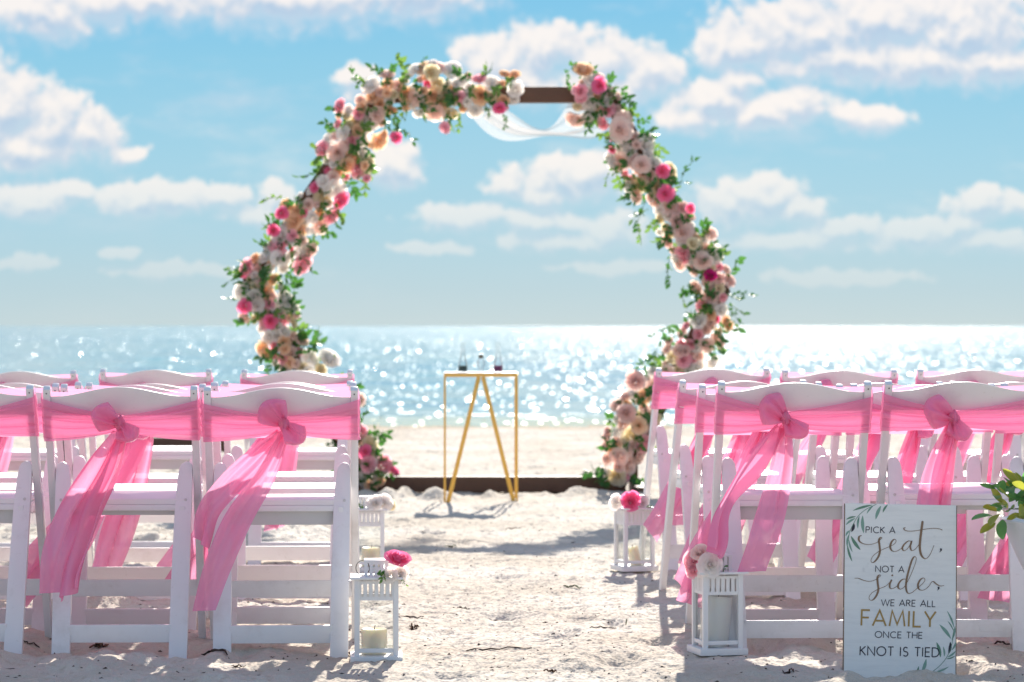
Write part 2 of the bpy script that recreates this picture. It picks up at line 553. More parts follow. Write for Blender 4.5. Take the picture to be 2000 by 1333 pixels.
def make_special_mats():
    m, t, b, o = mat_new('gold_metal')
    tc = t.n('ShaderNodeTexCoord')
    n1 = t.noise(tc.outputs['Object'], 18.0, 4.0, 0.6)
    t.link(t.mix(n1, (0.72, 0.38, 0.06, 1), (0.86, 0.54, 0.13, 1)), b.inputs['Base Color'])
    b.inputs['Metallic'].default_value = 0.55
    b.inputs['Roughness'].default_value = 0.38
    M['gold'] = m
    m, t, b, o = mat_new('ivory_wax')
    tc = t.n('ShaderNodeTexCoord')
    n1 = t.noise(tc.outputs['Object'], 22.0, 4.0, 0.6)
    t.link(t.mix(n1, (0.78, 0.70, 0.52, 1), (0.86, 0.80, 0.64, 1)), b.inputs['Base Color'])
    b.inputs['Roughness'].default_value = 0.5
    b.inputs['Subsurface Weight'].default_value = 0.5
    b.inputs['Subsurface Radius'].default_value = (0.035, 0.026, 0.016)
    b.inputs['Subsurface Scale'].default_value = 1.0
    M['candle'] = m
    m, t, b, o = mat_new('white_wax')
    tc = t.n('ShaderNodeTexCoord')
    n1 = t.noise(tc.outputs['Object'], 22.0, 4.0, 0.6)
    t.link(t.mix(n1, (0.80, 0.77, 0.72, 1), (0.86, 0.84, 0.80, 1)), b.inputs['Base Color'])
    b.inputs['Roughness'].default_value = 0.5
    b.inputs['Subsurface Weight'].default_value = 0.5
    b.inputs['Subsurface Radius'].default_value = (0.03, 0.024, 0.018)
    b.inputs['Subsurface Scale'].default_value = 1.0
    M['white_candle'] = m
    # clear glass, thin enough for light to pass
    m, t, b, o = mat_new('clear_glass')
    gl = t.n('ShaderNodeBsdfGlossy'); gl.inputs['Roughness'].default_value = 0.03
    tp = t.n('ShaderNodeBsdfTransparent'); tp.inputs[0].default_value = (0.975, 0.985, 0.985, 1)
    fr = t.n('ShaderNodeFresnel'); fr.inputs[0].default_value = 1.5
    mx = t.n('ShaderNodeMixShader')
    t.link(t.math('MULTIPLY_ADD', fr.outputs[0], 0.35, 0.0), mx.inputs[0]); t.link(tp.outputs[0], mx.inputs[1]); t.link(gl.outputs[0], mx.inputs[2])
    t.link(mx.outputs[0], o.inputs[0])
    M['glass'] = m
    m, t, b, o = mat_new('vessel_glass')
    gl = t.n('ShaderNodeBsdfGlossy'); gl.inputs['Roughness'].default_value = 0.05
    tp = t.n('ShaderNodeBsdfTransparent'); tp.inputs[0].default_value = (0.96, 0.97, 0.97, 1)
    fr = t.n('ShaderNodeFresnel'); fr.inputs[0].default_value = 1.5
    mx = t.n('ShaderNodeMixShader')
    t.link(t.math('MULTIPLY_ADD', fr.outputs[0], 0.7, 0.01), mx.inputs[0]); t.link(tp.outputs[0], mx.inputs[1]); t.link(gl.outputs[0], mx.inputs[2])
    t.link(mx.outputs[0], o.inputs[0])
    M['vessel_glass'] = m
    # painted board: whitewashed planks with faint grain
    m, t, b, o = mat_new('whitewashed_board')
    tc = t.n('ShaderNodeTexCoord')
    v = t.vmath('MULTIPLY', tc.outputs['Object'], (3.0, 1.0, 26.0))
    n1 = t.noise(v, 3.0, 6.0, 0.65)
    n2 = t.noise(tc.outputs['Object'], 14.0, 4.0, 0.6)
    c = t.mix(t.smooth(n1, 0.42, 0.75), (0.85, 0.84, 0.80, 1), (0.78, 0.77, 0.735, 1))
    c = t.mix(t.math('MULTIPLY', t.smooth(n2, 0.62, 0.72), 0.35), c, (0.47, 0.46, 0.44, 1))
    t.link(c, b.inputs['Base Color'])
    b.inputs['Roughness'].default_value = 0.6
    bp = t.n('ShaderNodeBump'); bp.inputs['Strength'].default_value = 0.25; bp.inputs['Distance'].default_value = 0.002
    t.link(n1, bp.inputs['Height']); t.link(bp.outputs[0], b.inputs['Normal'])
    M['board'] = m
    m, t, b, o = mat_new('board_edge')
    b.inputs['Base Color'].default_value = (0.20, 0.13, 0.08, 1)
    b.inputs['Roughness'].default_value = 0.7
    M['board_edge'] = m


make_special_mats()

PETALS = {
    'white': ((0.90, 0.88, 0.86), (1.0, 0.95, 0.90)),
    'cream': ((0.86, 0.79, 0.64), (0.92, 0.82, 0.58)),
    'peach': ((0.95, 0.71, 0.54), (1.0, 0.74, 0.50)),
    'blush': ((0.94, 0.77, 0.72), (1.0, 0.80, 0.72)),
    'pink': ((0.94, 0.57, 0.64), (1.0, 0.58, 0.64)),
    'hot_pink': ((0.93, 0.28, 0.48), (1.0, 0.27, 0.48)),
    'magenta': ((0.70, 0.05, 0.33), (0.8, 0.04, 0.3)),
    'mauve': ((0.82, 0.64, 0.61), (0.92, 0.68, 0.62)),
}
for k, (c, tcx) in PETALS.items():
    M['petal_' + k] = mat_thin('petal_' + k, c, 0.56, 0.55, 0, 0.10, 40.0, 0.1, tcx)


# ------------------------------------------------------------------ sand
FEET = [(1.10, 8.42, 0.30, 0.26, -0.040), (1.45, 8.3, 0.3, 0.25, -0.015)]       # (x, y, r, h): mounds and dents added below


def sand_height(X, Y):
    z = 0.030 * fbm(X * 0.7, Y * 0.45, 3, 3) + 0.030 * fbm(X * 2.1, Y * 1.5, 4, 11)
    lumps = np.maximum(0, fbm(X * 5.0, Y * 3.6, 4, 23, 0.6) - 0.02)
    rough = np.clip(0.8 * np.abs(X), 0.36, 1.0)
    # trodden sand beside the chairs and round the arch, smoother aisle
    z = z + 0.105 * lumps * rough + 0.030 * fbm(X * 15, Y * 10, 3, 31) * rough
    z = z + 0.010 * fbm(X * 48, Y * 26, 2, 41)
    for (x, y, rx, ry, h) in FEET:
        m = (np.abs(X - x) < 3 * rx) & (np.abs(Y - y) < 3 * ry)
        if m.any():
            dx = (X[m] - x) / rx; dy = (Y[m] - y) / ry
            r2 = dx * dx + dy * dy
            z[m] += h * (1 - 0.9 * r2) * np.exp(-r2)
    # beach falls to the water, with a low berm of wet sand
    z = z * np.clip((34 - Y) / 5, 0.1, 1)
    z = z + 0.05 * np.exp(-((Y - 27.2) / 1.1) ** 2) - 0.11 * np.clip((Y - 28.8) / 3.6, 0, 1) ** 1.2 - 0.6 * np.clip((Y - 32.4) / 12, 0, 3)
    return z


def build_sand():
    rng = np.random.RandomState(5)
    for i in range(420):       # footprints
        y = rng.uniform(7.2, 24); x = rng.uniform(-0.24, 0.24) * y * 0.9
        s = rng.uniform(0.04, 0.085)
        FEET.append((x, y, s * rng.uniform(0.8, 1.3), s * rng.uniform(1.2, 2.2), -rng.uniform(0.012, 0.046)))
    for i in range(60):        # heaps
        y = rng.uniform(8.3, 18); x = rng.choice([-1, 1]) * rng.uniform(0.055, 0.2) * y
        s = rng.uniform(0.05, 0.14)
        FEET.append((x, y, s * 1.3, s * 1.8, rng.uniform(0.008, 0.03)))
    for i in range(26):        # bank against the foot of the arch
        x = rng.uniform(-0.9, 0.9)
        FEET.append((x, rng.uniform(17.35, 17.75), rng.uniform(0.05, 0.14), 0.16, rng.uniform(0.01, 0.035)))
    # screen-even rows
    t = np.linspace(1 / 7.2, 1 / 34.0, 620)
    ys = np.concatenate([np.array([-220, -120, -60, -30, -15, -6, 0, 3, 5, 6.3]), 1 / t, np.array([36, 40, 50, 70])])
    xs_in = np.linspace(-1, 1, 620)
    V = np.zeros((len(ys), 620 + 12, 3))
    outer = np.array([1.25, 2.0, 4.0, 10, 30, 90])
    for i, y in enumerate(ys):
        half = max(1.9, 0.178 * max(y, 0) + 0.25)
        half = min(half, 6.6)
        xs = np.concatenate([-(outer[::-1]) * half, xs_in * half, outer * half])
        V[i, :, 0] = xs; V[i, :, 1] = y
    V[:, :, 2] = sand_height(V[:, :, 0], V[:, :, 1])
    m, t_, b, o = mat_new('pale_beach_sand')
    t = t_
    tc = t.n('ShaderNodeTexCoord')
    P = tc.outputs['Object']
    n1 = t.noise(P, 1.3, 5.0, 0.6)
    n2 = t.noise(P, 26.0, 4.0, 0.7)
    n3 = t.noise(P, 330.0, 2.0, 0.6)
    c = t.mix(t.smooth(n1, 0.35, 0.68), (0.50, 0.44, 0.36, 1), (0.625, 0.575, 0.50, 1))
    c = t.mix(t.math('MULTIPLY', t.smooth(n2, 0.50, 0.72), 0.55), c, (0.42, 0.33, 0.24, 1))
    c = t.mix(t.math('MULTIPLY', t.smooth(n3, 0.60, 0.70), 0.55), c, (0.24, 0.18, 0.14, 1))
    c = t.mix(t.math('MULTIPLY', t.smooth(n3, 0.40, 0.30), 0.5), c, (0.78, 0.74, 0.70, 1))
    sp = t.n('ShaderNodeSeparateXYZ'); t.link(P, sp.inputs[0])
    yy = t.math('ADD', sp.outputs[1], t.math('MULTIPLY', t.noise(P, 0.9, 4.0, 0.6), 2.4))
    wet = t.math('MULTIPLY', t.smooth(yy, 28.0, 29.2), t.smooth(n1, 0.30, 0.55, 0.45, 1.0))
    c = t.mix(t.math('MULTIPLY', wet, 0.9), c, (0.36, 0.265, 0.17, 1))
    t.link(c, b.inputs['Base Color'])
    b.inputs['Roughness'].default_value = 0.9
    b.inputs['Specular IOR Level'].default_value = 0.03
    # grain slopes straight from noise, so that they hold at a grazing view
    geo = t.n('ShaderNodeNewGeometry')
    sl = None
    for sc, k in ((34.0, 0.55), (110.0, 0.75)):
        cc = t.noise(P, sc, 2.0, 0.6, out=1)
        v_ = t.vmath('MULTIPLY', t.vmath('SUBTRACT', cc, (0.5, 0.5, 0.5)), (k * 2, k * 2, 0.0))
        sl = v_ if sl is None else t.vmath('ADD', sl, v_)
    t.link(t.vmath('NORMALIZE', t.vmath('ADD', geo.outputs['Normal'], sl)), b.inputs['Normal'])
    o_ = link('sand', grid_mesh('sand', V, m))
    o_['kind'] = 'structure'
    return o_


build_sand()


def sand_z(x, y):
    return float(sand_height(np.array([[x]]), np.array([[y]]))[0, 0])


# ------------------------------------------------------------------ sea
def build_sea():
    ys = np.concatenate([1 / np.linspace(1 / 29.5, 1 / 600.0, 420), np.geomspace(640, 45000, 40)])
    xs_in = np.linspace(-1, 1, 260)
    outer = np.array([1.3, 2, 4, 8])
    V = np.zeros((len(ys), 268, 3))
    for i, y in enumerate(ys):
        half = 0.2 * y
        V[i, :, 0] = np.concatenate([-outer[::-1] * half, xs_in * half, outer * half]); V[i, :, 1] = y
    X, Y = V[:, :, 0], V[:, :, 1]
    amp = np.clip((Y - 31) / 25, 0.12, 1) * np.clip(500 / Y, 0, 1)
    V[:, :, 2] = -0.05 + amp * (0.10 * fbm(X * 0.10, Y * 0.30, 3, 77) + 0.06 * fbm(X * 0.35, Y * 0.9, 3, 55))
    m, t, b, o = mat_new('sea_water')
    tc = t.n('ShaderNodeTexCoord')
    P = tc.outputs['Object']
    sp = t.n('ShaderNodeSeparateXYZ'); t.link(P, sp.inputs[0])
    # ripple slopes taken straight from noise, in three sizes
    def slope(scale, k, stretch=(1, 1, 1), detail=1.0):
        c = t.noise(t.vmath('MULTIPLY', P, stretch), scale, detail, 0.5, out=1)
        return t.vmath('MULTIPLY', t.vmath('SUBTRACT', c, (0.5, 0.5, 0.5)), (k, k, 0.0))
    # steep little wavelet faces, each a small flat facet with its own tilt, stand among calmer water
    vo = t.n('ShaderNodeTexVoronoi', voronoi_dimensions='2D')
    vo.inputs['Scale'].default_value = 1.0
    t.link(t.vmath('MULTIPLY', P, (1 / 0.045, 1 / 0.6, 1.0)), vo.inputs['Vector'])
    k = t.vmath('SUBTRACT', t.vmath('MULTIPLY', vo.outputs['Color'], (2.0, 2.0, 2.0)), (1.0, 1.0, 1.0))
    k = t.vmath('MULTIPLY', k, t.vmath('ABSOLUTE', k))
    sk = t.n('ShaderNodeSeparateXYZ'); t.link(vo.outputs['Color'], sk.inputs[0])
    facet = t.math('GREATER_THAN', sk.outputs[2], 0.92)
    fc = t.n('ShaderNodeCombineXYZ'); t.link(facet, fc.inputs[0]); t.link(facet, fc.inputs[1])
    steep = t.vmath('MULTIPLY', t.vmath('MULTIPLY', k, (0.46, 0.45, 0.0)), fc.outputs[0])
    s = t.vmath('ADD', steep, slope(1.7, 0.40, (0.35, 1.0, 1.0), 2.0))
    s = t.vmath('ADD', s, slope(0.2, 0.42, (0.25, 1.0, 1.0), 2.0))
    nrm = t.vmath('NORMALIZE', t.vmath('ADD', s, (0, 0, 1)))
    t.link(nrm, b.inputs['Normal'])
    n1 = t.noise(t.vmath('MULTIPLY', P, (0.35, 1.0, 1.0)), 0.5, 3.0, 0.6)
    yj = t.math('ADD', sp.outputs[1], t.math('MULTIPLY_ADD', n1, 2.6, -1.3))
    deep = t.mix(t.smooth(n1, 0.3, 0.7), (0.06, 0.22, 0.27, 1), (0.13, 0.34, 0.38, 1))
    c = t.mix(t.smooth(yj, 32.4, 36.5), (0.56, 0.56, 0.30, 1), deep)
    foam_n = t.noise(t.vmath('MULTIPLY', P, (1.0, 0.6, 1.0)), 2.2, 4.0, 0.65)
    foam = t.math('MULTIPLY', t.math('MULTIPLY', t.smooth(yj, 33.6, 34.2), t.smooth(yj, 36.4, 35.1)), t.smooth(foam_n, 0.55, 0.66))
    c = t.mix(foam, c, (0.82, 0.84, 0.82, 1))
    t.link(c, b.inputs['Base Color'])
    t.link(t.math('ADD', t.math('MULTIPLY_ADD', foam, 0.5, 0.08), t.math('MULTIPLY', facet, 0.17)), b.inputs['Roughness'])
    b.inputs['IOR'].default_value = 1.333
    o_ = link('sea', grid_mesh('sea', V, m))
    o_['kind'] = 'structure'


build_sea()


# ------------------------------------------------------------------ folding chairs
def post_y(z): return 0.42 - 0.494 * z
def leg_y(z): return 0.005 + 0.30 * z


def chair_meshes():
    d = {}
    W = M['white']
    for s, nm in ((-1, 'l'), (1, 'r')):
        pts = [(s * 0.217, post_y(z) + (0.012 * math.sin(math.pi * z / 0.8)), z) for z in (-0.02, 0.12, 0.28, 0.45, 0.60, 0.72, 0.79)]
        d['post' + nm] = sweep_rect('post', pts, 0.022, [0.036, 0.038, 0.040, 0.040, 0.036, 0.032, 0.028], W, 0.005)
        # rear leg: flat board, rounded on the inner upper corner
        out = [(0.199, -0.02), (0.2045, 0.545), (0.201, 0.556), (0.193, 0.563), (0.182, 0.564), (0.172, 0.558), (0.165, 0.546), (0.161, 0.52), (0.154, 0.43), (0.147, 0.20), (0.145, -0.02)]
        bm = bmesh.new()
        th = 0.024
        ol = out if s > 0 else [(-a, b) for a, b in out[::-1]]
        v0 = [bm.verts.new((s * abs(a), leg_y(b) - th / 2, b)) for a, b in ol]
        v1 = [bm.verts.new((s * abs(a), leg_y(b) + th / 2, b)) for a, b in ol]
        n = len(ol)
        bm.faces.new(v0); bm.faces.new(v1[::-1])
        for i in range(n):
            j = (i + 1) % n
            bm.faces.new((v0[i], v1[i], v1[j], v0[j]))
        bevelled(bm, 0.003)
        d['leg' + nm] = bm_mesh('rear_leg', bm, W)
    # curved back panel with an arched top
    def top(x):
        a = min(abs(x) / 0.206, 1.0)
        return 0.7635 + 0.0285 * (0.5 + 0.5 * math.cos(math.pi * min(1, a * 1.08))) ** 0.9
    nx, nz = 33, 7
    bm = bmesh.new()
    g = []
    for side in (0, 1):
        rows = []
        for i in range(nx):
            x = -0.206 + 0.412 * i / (nx - 1)
            col = []
            for j in range(nz):
                z = 0.706 + (top(x) - 0.706) * j / (nz - 1)
                bow = -0.016 * (1 - (x / 0.206) ** 2)
                col.append(bm.verts.new((x, post_y(z) + bow + (0.008 if side else -0.008), z)))
            rows.append(col)
        g.append(rows)
    for i in range(nx - 1):
        for j in range(nz - 1):
            bm.faces.new((g[0][i][j], g[0][i + 1][j], g[0][i + 1][j + 1], g[0][i][j + 1]))
            bm.faces.new((g[1][i][j], g[1][i][j + 1], g[1][i + 1][j + 1], g[1][i + 1][j]))
        for j in (0, nz - 1):
            a, b_, c, d_ = g[0][i][j], g[0][i + 1][j], g[1][i + 1][j], g[1][i][j]
            bm.faces.new((a, b_, c, d_) if j else (a, d_, c, b_))
    for j in range(nz - 1):
        bm.faces.new((g[0][0][j], g[0][0][j + 1], g[1][0][j + 1], g[1][0][j]))
        bm.faces.new((g[0][-1][j], g[1][-1][j], g[1][-1][j + 1], g[0][-1][j + 1]))
    bmesh.ops.recalc_face_normals(bm, faces=bm.faces)
    es = [e for e in bm.edges if e.calc_face_angle(0) > 0.8]
    bmesh.ops.bevel(bm, geom=es, offset=0.003, segments=2, profile=0.7, affect='EDGES', clamp_overlap=True)
    d['back'] = bm_mesh('backrest', bm, W)
    d['seat'] = box_mesh('seat', -0.186, 0.186, 0.0, 0.300, -0.010, 0.010, M['seat'], 0.008, 3)
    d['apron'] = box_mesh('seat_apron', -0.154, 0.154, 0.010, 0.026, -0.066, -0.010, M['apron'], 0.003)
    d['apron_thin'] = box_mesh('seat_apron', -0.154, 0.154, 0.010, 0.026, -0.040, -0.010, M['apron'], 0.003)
    d['side'] = box_mesh('seat_rail', -0.0085, 0.0085, -0.01, 0.30, -0.042, -0.009, W, 0.003)
    d['front'] = box_mesh('seat_rail', -0.186, 0.186, 0.278, 0.298, -0.045, -0.010, W, 0.003)
    zc = 0.062
    d['bar_rear'] = box_mesh('crossbar', -0.151, 0.151, leg_y(zc) - 0.009, leg_y(zc) + 0.009, 0.036, 0.089, W, 0.004)
    zc = 0.429
    d['bar_up'] = box_mesh('crossbar', -0.160, 0.160, leg_y(zc) - 0.010, leg_y(zc) + 0.010, 0.419, 0.437, W, 0.005)
    zc = 0.17
    d['bar_front'] = box_mesh('crossbar', -0.207, 0.207, post_y(zc) - 0.008, post_y(zc) + 0.008, 0.145, 0.196, W, 0.004)
    bm = bmesh.new()
    bmesh.ops.create_cone(bm, cap_ends=True, segments=12, radius1=0.0024, radius2=0.0020, depth=0.003, matrix=Matrix.Rotation(R0(90), 4, 'X'))
    d['screw'] = bm_mesh('screw', bm, M['screw'])
    bm = bmesh.new()
    bmesh.ops.create_cone(bm, cap_ends=True, segments=14, radius1=0.0046, radius2=0.0036, depth=0.004, matrix=Matrix.Rotation(R0(90), 4, 'X'))
    d['bolt'] = bm_mesh('bolt', bm, M['apron'])
    d['plate'] = box_mesh('maker_plate', -0.030, 0.030, -0.0012, 0.0, -0.012, 0.012, W, 0.0004, 1)
    return d


CM = chair_meshes()
CHAIR_N = 0


def add_chair(x, y, rot, label, group, tilt=0.006, thin=False, dz=0.0, plate=False):
    """x, y is the middle between the rear feet"""
    z = dz
    t = thing('folding_chair', label, 'chair', (x, y, z), rot, group)
    link('post', CM['postl'], t); link('post', CM['postr'], t)
    link('rear_leg', CM['legl'], t); link('rear_leg', CM['legr'], t)
    b = link('backrest', CM['back'], t)
    for s in (-1, 1):
        zz = 0.772
        link('screw', CM['screw'], b, (s * 0.217, post_y(zz) - 0.0155, zz))
    for s in (-1, 1):
        link('bolt', CM['bolt'], t, (s * 0.186, leg_y(0.452) - 0.0135, 0.452))
    st = link('seat', CM['seat'], t, (0, 0.128, 0.4455), (tilt / 0.30, 0, 0))
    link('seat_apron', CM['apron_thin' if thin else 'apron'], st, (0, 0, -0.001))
    for s in (-1, 1): link('seat_rail', CM['side'], st, (s * 0.176, 0.0, -0.002))
    link('seat_rail', CM['front'], st, (0, 0, -0.002))
    link('crossbar', CM['bar_rear'], t); link('crossbar', CM['bar_up'], t); link('crossbar', CM['bar_front'], t)
    if plate:
        link('maker_plate', CM['plate'], t, (0.08, leg_y(0.062) - 0.0092, 0.066))
    return t


# ------------------------------------------------------------------ sashes
def wrinkle(u, v, seed, n=4):
    r = np.random.RandomState(seed)
    s = 0
    for i in range(n):
        a, f, p = r.uniform(0.5, 1.0), r.uniform(1.0, 3.2), r.uniform(0, 6.28)
        s = s + a * np.sin(2 * np.pi * (f * v + r.uniform(-0.5, 0.5) * u) + p)
    return s / n


def pleat(u, v, seed):
    r = np.random.RandomState(seed)
    s = 0
    for i, (a, f) in enumerate(((1.0, 1.7), (0.7, 2.9), (0.35, 4.7))):
        ph = r.uniform(0, 1)
        x = f * (v + r.uniform(-0.18, 0.18) * u) + ph
        tri = np.abs(2 * (x - np.floor(x)) - 1)
        s = s + a * (tri ** 1.6 - 0.4)
    s = s / 1.6
    for i in range(4):
        c = (i + r.uniform(0.25, 0.75)) / 4 + r.uniform(-0.1, 0.1) * u
        s = s - r.uniform(0.5, 1.0) * np.exp(-((v - c) / 0.028) ** 2)
    return s


def band_mesh(seed, kx):
    """cloth wrapped round the backrest, its two ends drawn together at the knot at x = kx"""
    r = np.random.RandomState(seed)
    nu, nv = 130, 64
    V = np.zeros((nu, nv, 3))
    H = 0.232
    # path in plan: rear knot -> left post -> front -> right post -> rear knot
    zl0, zl1 = 0.635 + r.uniform(-0.01, 0.01), 0.753 + r.uniform(-0.008, 0.008)
    zr0, zr1 = 0.635 + r.uniform(-0.01, 0.01), 0.753 + r.uniform(-0.008, 0.008)
    ft = 0.778 + r.uniform(-0.004, 0.006)
    fb = 0.640 + r.uniform(-0.01, 0.01)
    kz = 0.684
    fl, fr = r.randint(1000), r.randint(1000)
    vv = np.linspace(0, 1, nv)
    for i in range(nu):
        s = i / (nu - 1)
        if s < 0.36 or s > 0.64:             # rear halves
            left = s < 0.36
            a = s / 0.36 if left else (1 - s) / 0.36      # 0 at the knot, 1 at the post
            z0, z1 = (zl0, zl1) if left else (zr0, zr1)
            xe = -H if left else H
            x = kx + (xe - kx) * a
            g = a ** 0.9
            hw_top = (1 - g) * 0.020 + g * (z1 - kz)
            hw_bot = (1 - g) * 0.022 + g * (kz - z0)
            sag = -0.006 * math.sin(math.pi * a)
            z = kz + sag + np.where(vv > 0.5, (vv - 0.5) * 2 * hw_top, (vv - 0.5) * 2 * hw_bot)
            amp = 0.026 * (1 - a) ** 0.5 * (0.30 + 0.70 * a) + 0.0035
            w = pleat(a * 0.5, vv, fl if left else fr)
            edge = np.sin(np.pi * np.clip(vv, 0.0, 1)) ** 0.4
            y = post_y(z) - 0.0225 - 0.018 * (1 - a) + 0.008 * (1 - a) * 0 - amp * w * edge - 0.012 * (1 - (x / H) ** 2)
            V[i] = np.stack([np.full(nv, x), y, z], 1)
        else:
            f = (s - 0.36) / 0.28
            if f < 0.12:      # round the left post
                ang = f / 0.12
                xb = -H - 0.002 * math.sin(math.pi * ang); yy = -0.0225 + 0.045 * ang; mixf = ang
                z0, z1 = zl0, zl1
            elif f > 0.88:
                ang = (1 - f) / 0.12
                xb = H + 0.002 * math.sin(math.pi * ang); yy = -0.0225 + 0.045 * ang; mixf = ang
                z0, z1 = zr0, zr1
            else:
                xb = -H + 2 * H * (f - 0.12) / 0.76; yy = 0.0225 - 0.010 * (1 - (xb / H) ** 2); mixf = 1.0
                z0, z1 = (zl0, zl1) if xb < 0 else (zr0, zr1)
            zt = z1 + (ft - 0.004 * math.cos(xb * 12) - z1) * mixf
            zb = z0 + (fb - z0) * mixf
            z = zb + (zt - zb) * vv
            wob = 0.003 * wrinkle(f, vv, fl + 5) * (0.3 + 0.7 * mixf)
            sidew = 0.0028 * wrinkle(f, vv * 1.6, fr + 9) * (1 if (f < 0.12 or f > 0.88) else 0)
            V[i] = np.stack([np.full(nv, xb) + sidew, post_y(z) + yy + wob, z], 1)
    return grid_mesh('band', V, M['sash'])


def loop_mesh(seed, ang, L, W, puff=0.030):
    """one loop of the bow: a wide ribbon that leaves the knot, turns over and comes back"""
    r = np.random.RandomState(seed)
    nu, nv = 44, 30
    V = np.zeros((nu, nv, 3))
    c, s_ = math.cos(ang), math.sin(ang)
    ph = r.uniform(0, 6.28, 3)
    for i in range(nu):
        t = i / (nu - 1)
        st = math.sin(math.pi * t)
        out = L * st ** 0.75
        s2 = math.sin(2 * math.pi * t)
        depth = -0.014 - (puff * 1.35 * s2 if s2 > 0 else puff * 0.25 * s2)
        w = W * (0.14 + 0.86 * st ** 0.5)
        for j in range(nv):
            v = j / (nv - 1) * 2 - 1
            o2 = out * (1 - 0.40 * v * v + 0.16 * v * math.sin(ph[0]))
            lat = v * w * 0.5
            wr = 0.0095 * math.sin(5.0 * v + ph[1]) * (1 - 0.7 * st ** 3) + 0.004 * math.sin(9 * v + 5 * t + ph[2]) + 0.010 * math.exp(-((v - 0.5 * math.sin(ph[1])) / 0.10) ** 2) * (1 - 0.5 * st) + 0.008 * math.exp(-((v + 0.6 * math.cos(ph[1])) / 0.08) ** 2) * (1 - 0.4 * st)
            dome = -0.020 * (1 - v * v) * st * (1 if s2 > 0 else 0.3)
            yy = depth + wr + dome + lat * 0.45 * math.sin(ph[2])
            V[i, j] = (o2 * c - lat * s_, min(yy, 0.012), o2 * s_ + lat * c - 0.02 * out)
    return grid_mesh('bow_loop', V, M['sash'])


def knot_mesh(seed):
    r = np.random.RandomState(seed)
    nu, nv = 30, 20
    V = np.zeros((nu, nv, 3))
    for i in range(nu):
        a = 2 * math.pi * i / (nu - 1)
        for j in range(nv):
            b = math.pi * j / (nv - 1)
            rr = 1 + 0.16 * math.sin(3 * b + 2 * math.cos(a)) + 0.12 * math.sin(5 * a + 2 * b + seed)
            V[i, j] = (0.017 * rr * math.sin(b) * math.cos(a), 0.016 * rr * math.sin(b) * math.sin(a) - 0.006, 0.021 * rr * math.cos(b))
    return grid_mesh('knot', V, M['sash'])


def tail_mesh(pts, widths, seed, face=0.0, twist=0.0, fold=1.0):
    """pts: centre line (x, y, z) in chair space; a ribbon with lengthwise folds"""
    r = np.random.RandomState(seed)
    nu, nv = 64, 44
    C = catmull(pts, nu); Wd = catmull(np.array(widths)[:, None], nu)[:, 0]
    V = np.zeros((nu, nv, 3))
    ph = r.uniform(0, 6.28, 4); fr = r.uniform(0.8, 1.5)
    sk = r.uniform(-0.5, 0.5)
    for i in range(nu):
        t = i / (nu - 1)
        T = C[min(i + 1, nu - 1)] - C[max(i - 1, 0)]
        T = T / np.linalg.norm(T)
        B = np.cross(T, np.array([0, 1.0, 0])); B /= np.linalg.norm(B)
        N = np.cross(B, T)
        a = face + twist * math.sin(math.pi * t * 1.1)
        B2 = B * math.cos(a) + N * math.sin(a); N2 = -B * math.sin(a) + N * math.cos(a)
        for j in range(nv):
            v = j / (nv - 1) * 2 - 1
            ripple = (0.022 * math.asin(math.sin(3.1 * fr * v + ph[0] + 2.0 * t)) * 0.64 + 0.008 * math.sin(7 * v + ph[1] - 3 * t)) * fold * (0.35 + 0.65 * math.sin(math.pi * min(1, t + 0.25)))
            crease = 0.010 * math.sin(6.0 * t * 2 + ph[2] + 1.2 * v) * t
            gather = 0.010 * math.sin(8 * v + ph[3]) * (1 - t) ** 2
            along = sk * 0.05 * v * max(0, t - 0.8) / 0.2
            A = (0.20 + 0.16 * math.sin(2.2 * t + ph[2])) * (0.5 + 0.5 * math.cos(4.0 * t + ph[0]) ** 2)
            fz = 2 * math.pi * 0.85 * v + ph[3] + 0.8 * t
            latv = v * 1.08 - A * math.sin(fz)
            zf = 0.030 * A / 0.3 * math.cos(fz) * min(1, 0.3 + Wd[i] / 0.08)
            V[i, j] = C[i] + B2 * (latv * Wd[i] / 2) + N2 * (0.6 * ripple + crease + gather + zf) + T * along
    return grid_mesh('tail', V, M['sash'])


def add_sash(x, y, rot, label, group, seed, kx=0.0, tails=None, dz=0.0):
    r = np.random.RandomState(seed * 7 + 1)
    t = thing('chair_sash', label, 'sash', (x, y, dz), rot, group)
    link('band', band_mesh(seed, kx), t)
    kz = 0.684
    ky = post_y(kz) - 0.060
    k = link('knot', knot_mesh(seed), t, (kx, ky - 0.006, kz))
    link('bow_loop', loop_mesh(seed * 3 + 1, R0(150 + r.uniform(-20, 22)), 0.088 + r.uniform(-0.012, 0.010), 0.100 + r.uniform(-0.014, 0.01), 0.032), t, (kx, ky, kz))
    link('bow_loop', loop_mesh(seed * 3 + 2, R0(-52 + r.uniform(-24, 18)), 0.070 + r.uniform(-0.008, 0.008), 0.076, 0.030), t, (kx, ky, kz))
    if tails is None:
        sw = r.uniform(0.14, 0.30)
        tails = []
        for q in range(2):
            s2 = sw + r.uniform(-0.10, 0.10) + 0.02 * q
            ln = r.uniform(0.44, 0.56)
            pts = [(kx, ky - 0.004, kz - 0.012)]
            for f in (0.2, 0.5, 0.78, 1.0):
                pts.append((kx - s2 * f ** 1.15, ky - 0.008 - 0.06 * f - 0.02 * q + 0.02 * math.sin(5 * f + q), kz - 0.012 - ln * f ** (1.05)))
            tails.append((pts, [0.030, 0.056, 0.078, 0.088, 0.082], r.uniform(-0.6, 0.6), r.uniform(-0.8, 0.8)))
    for q, (pts, wd, face, tw) in enumerate(tails):
        link('tail', tail_mesh(pts, wd, seed * 5 + q, face, tw), t)
    return t


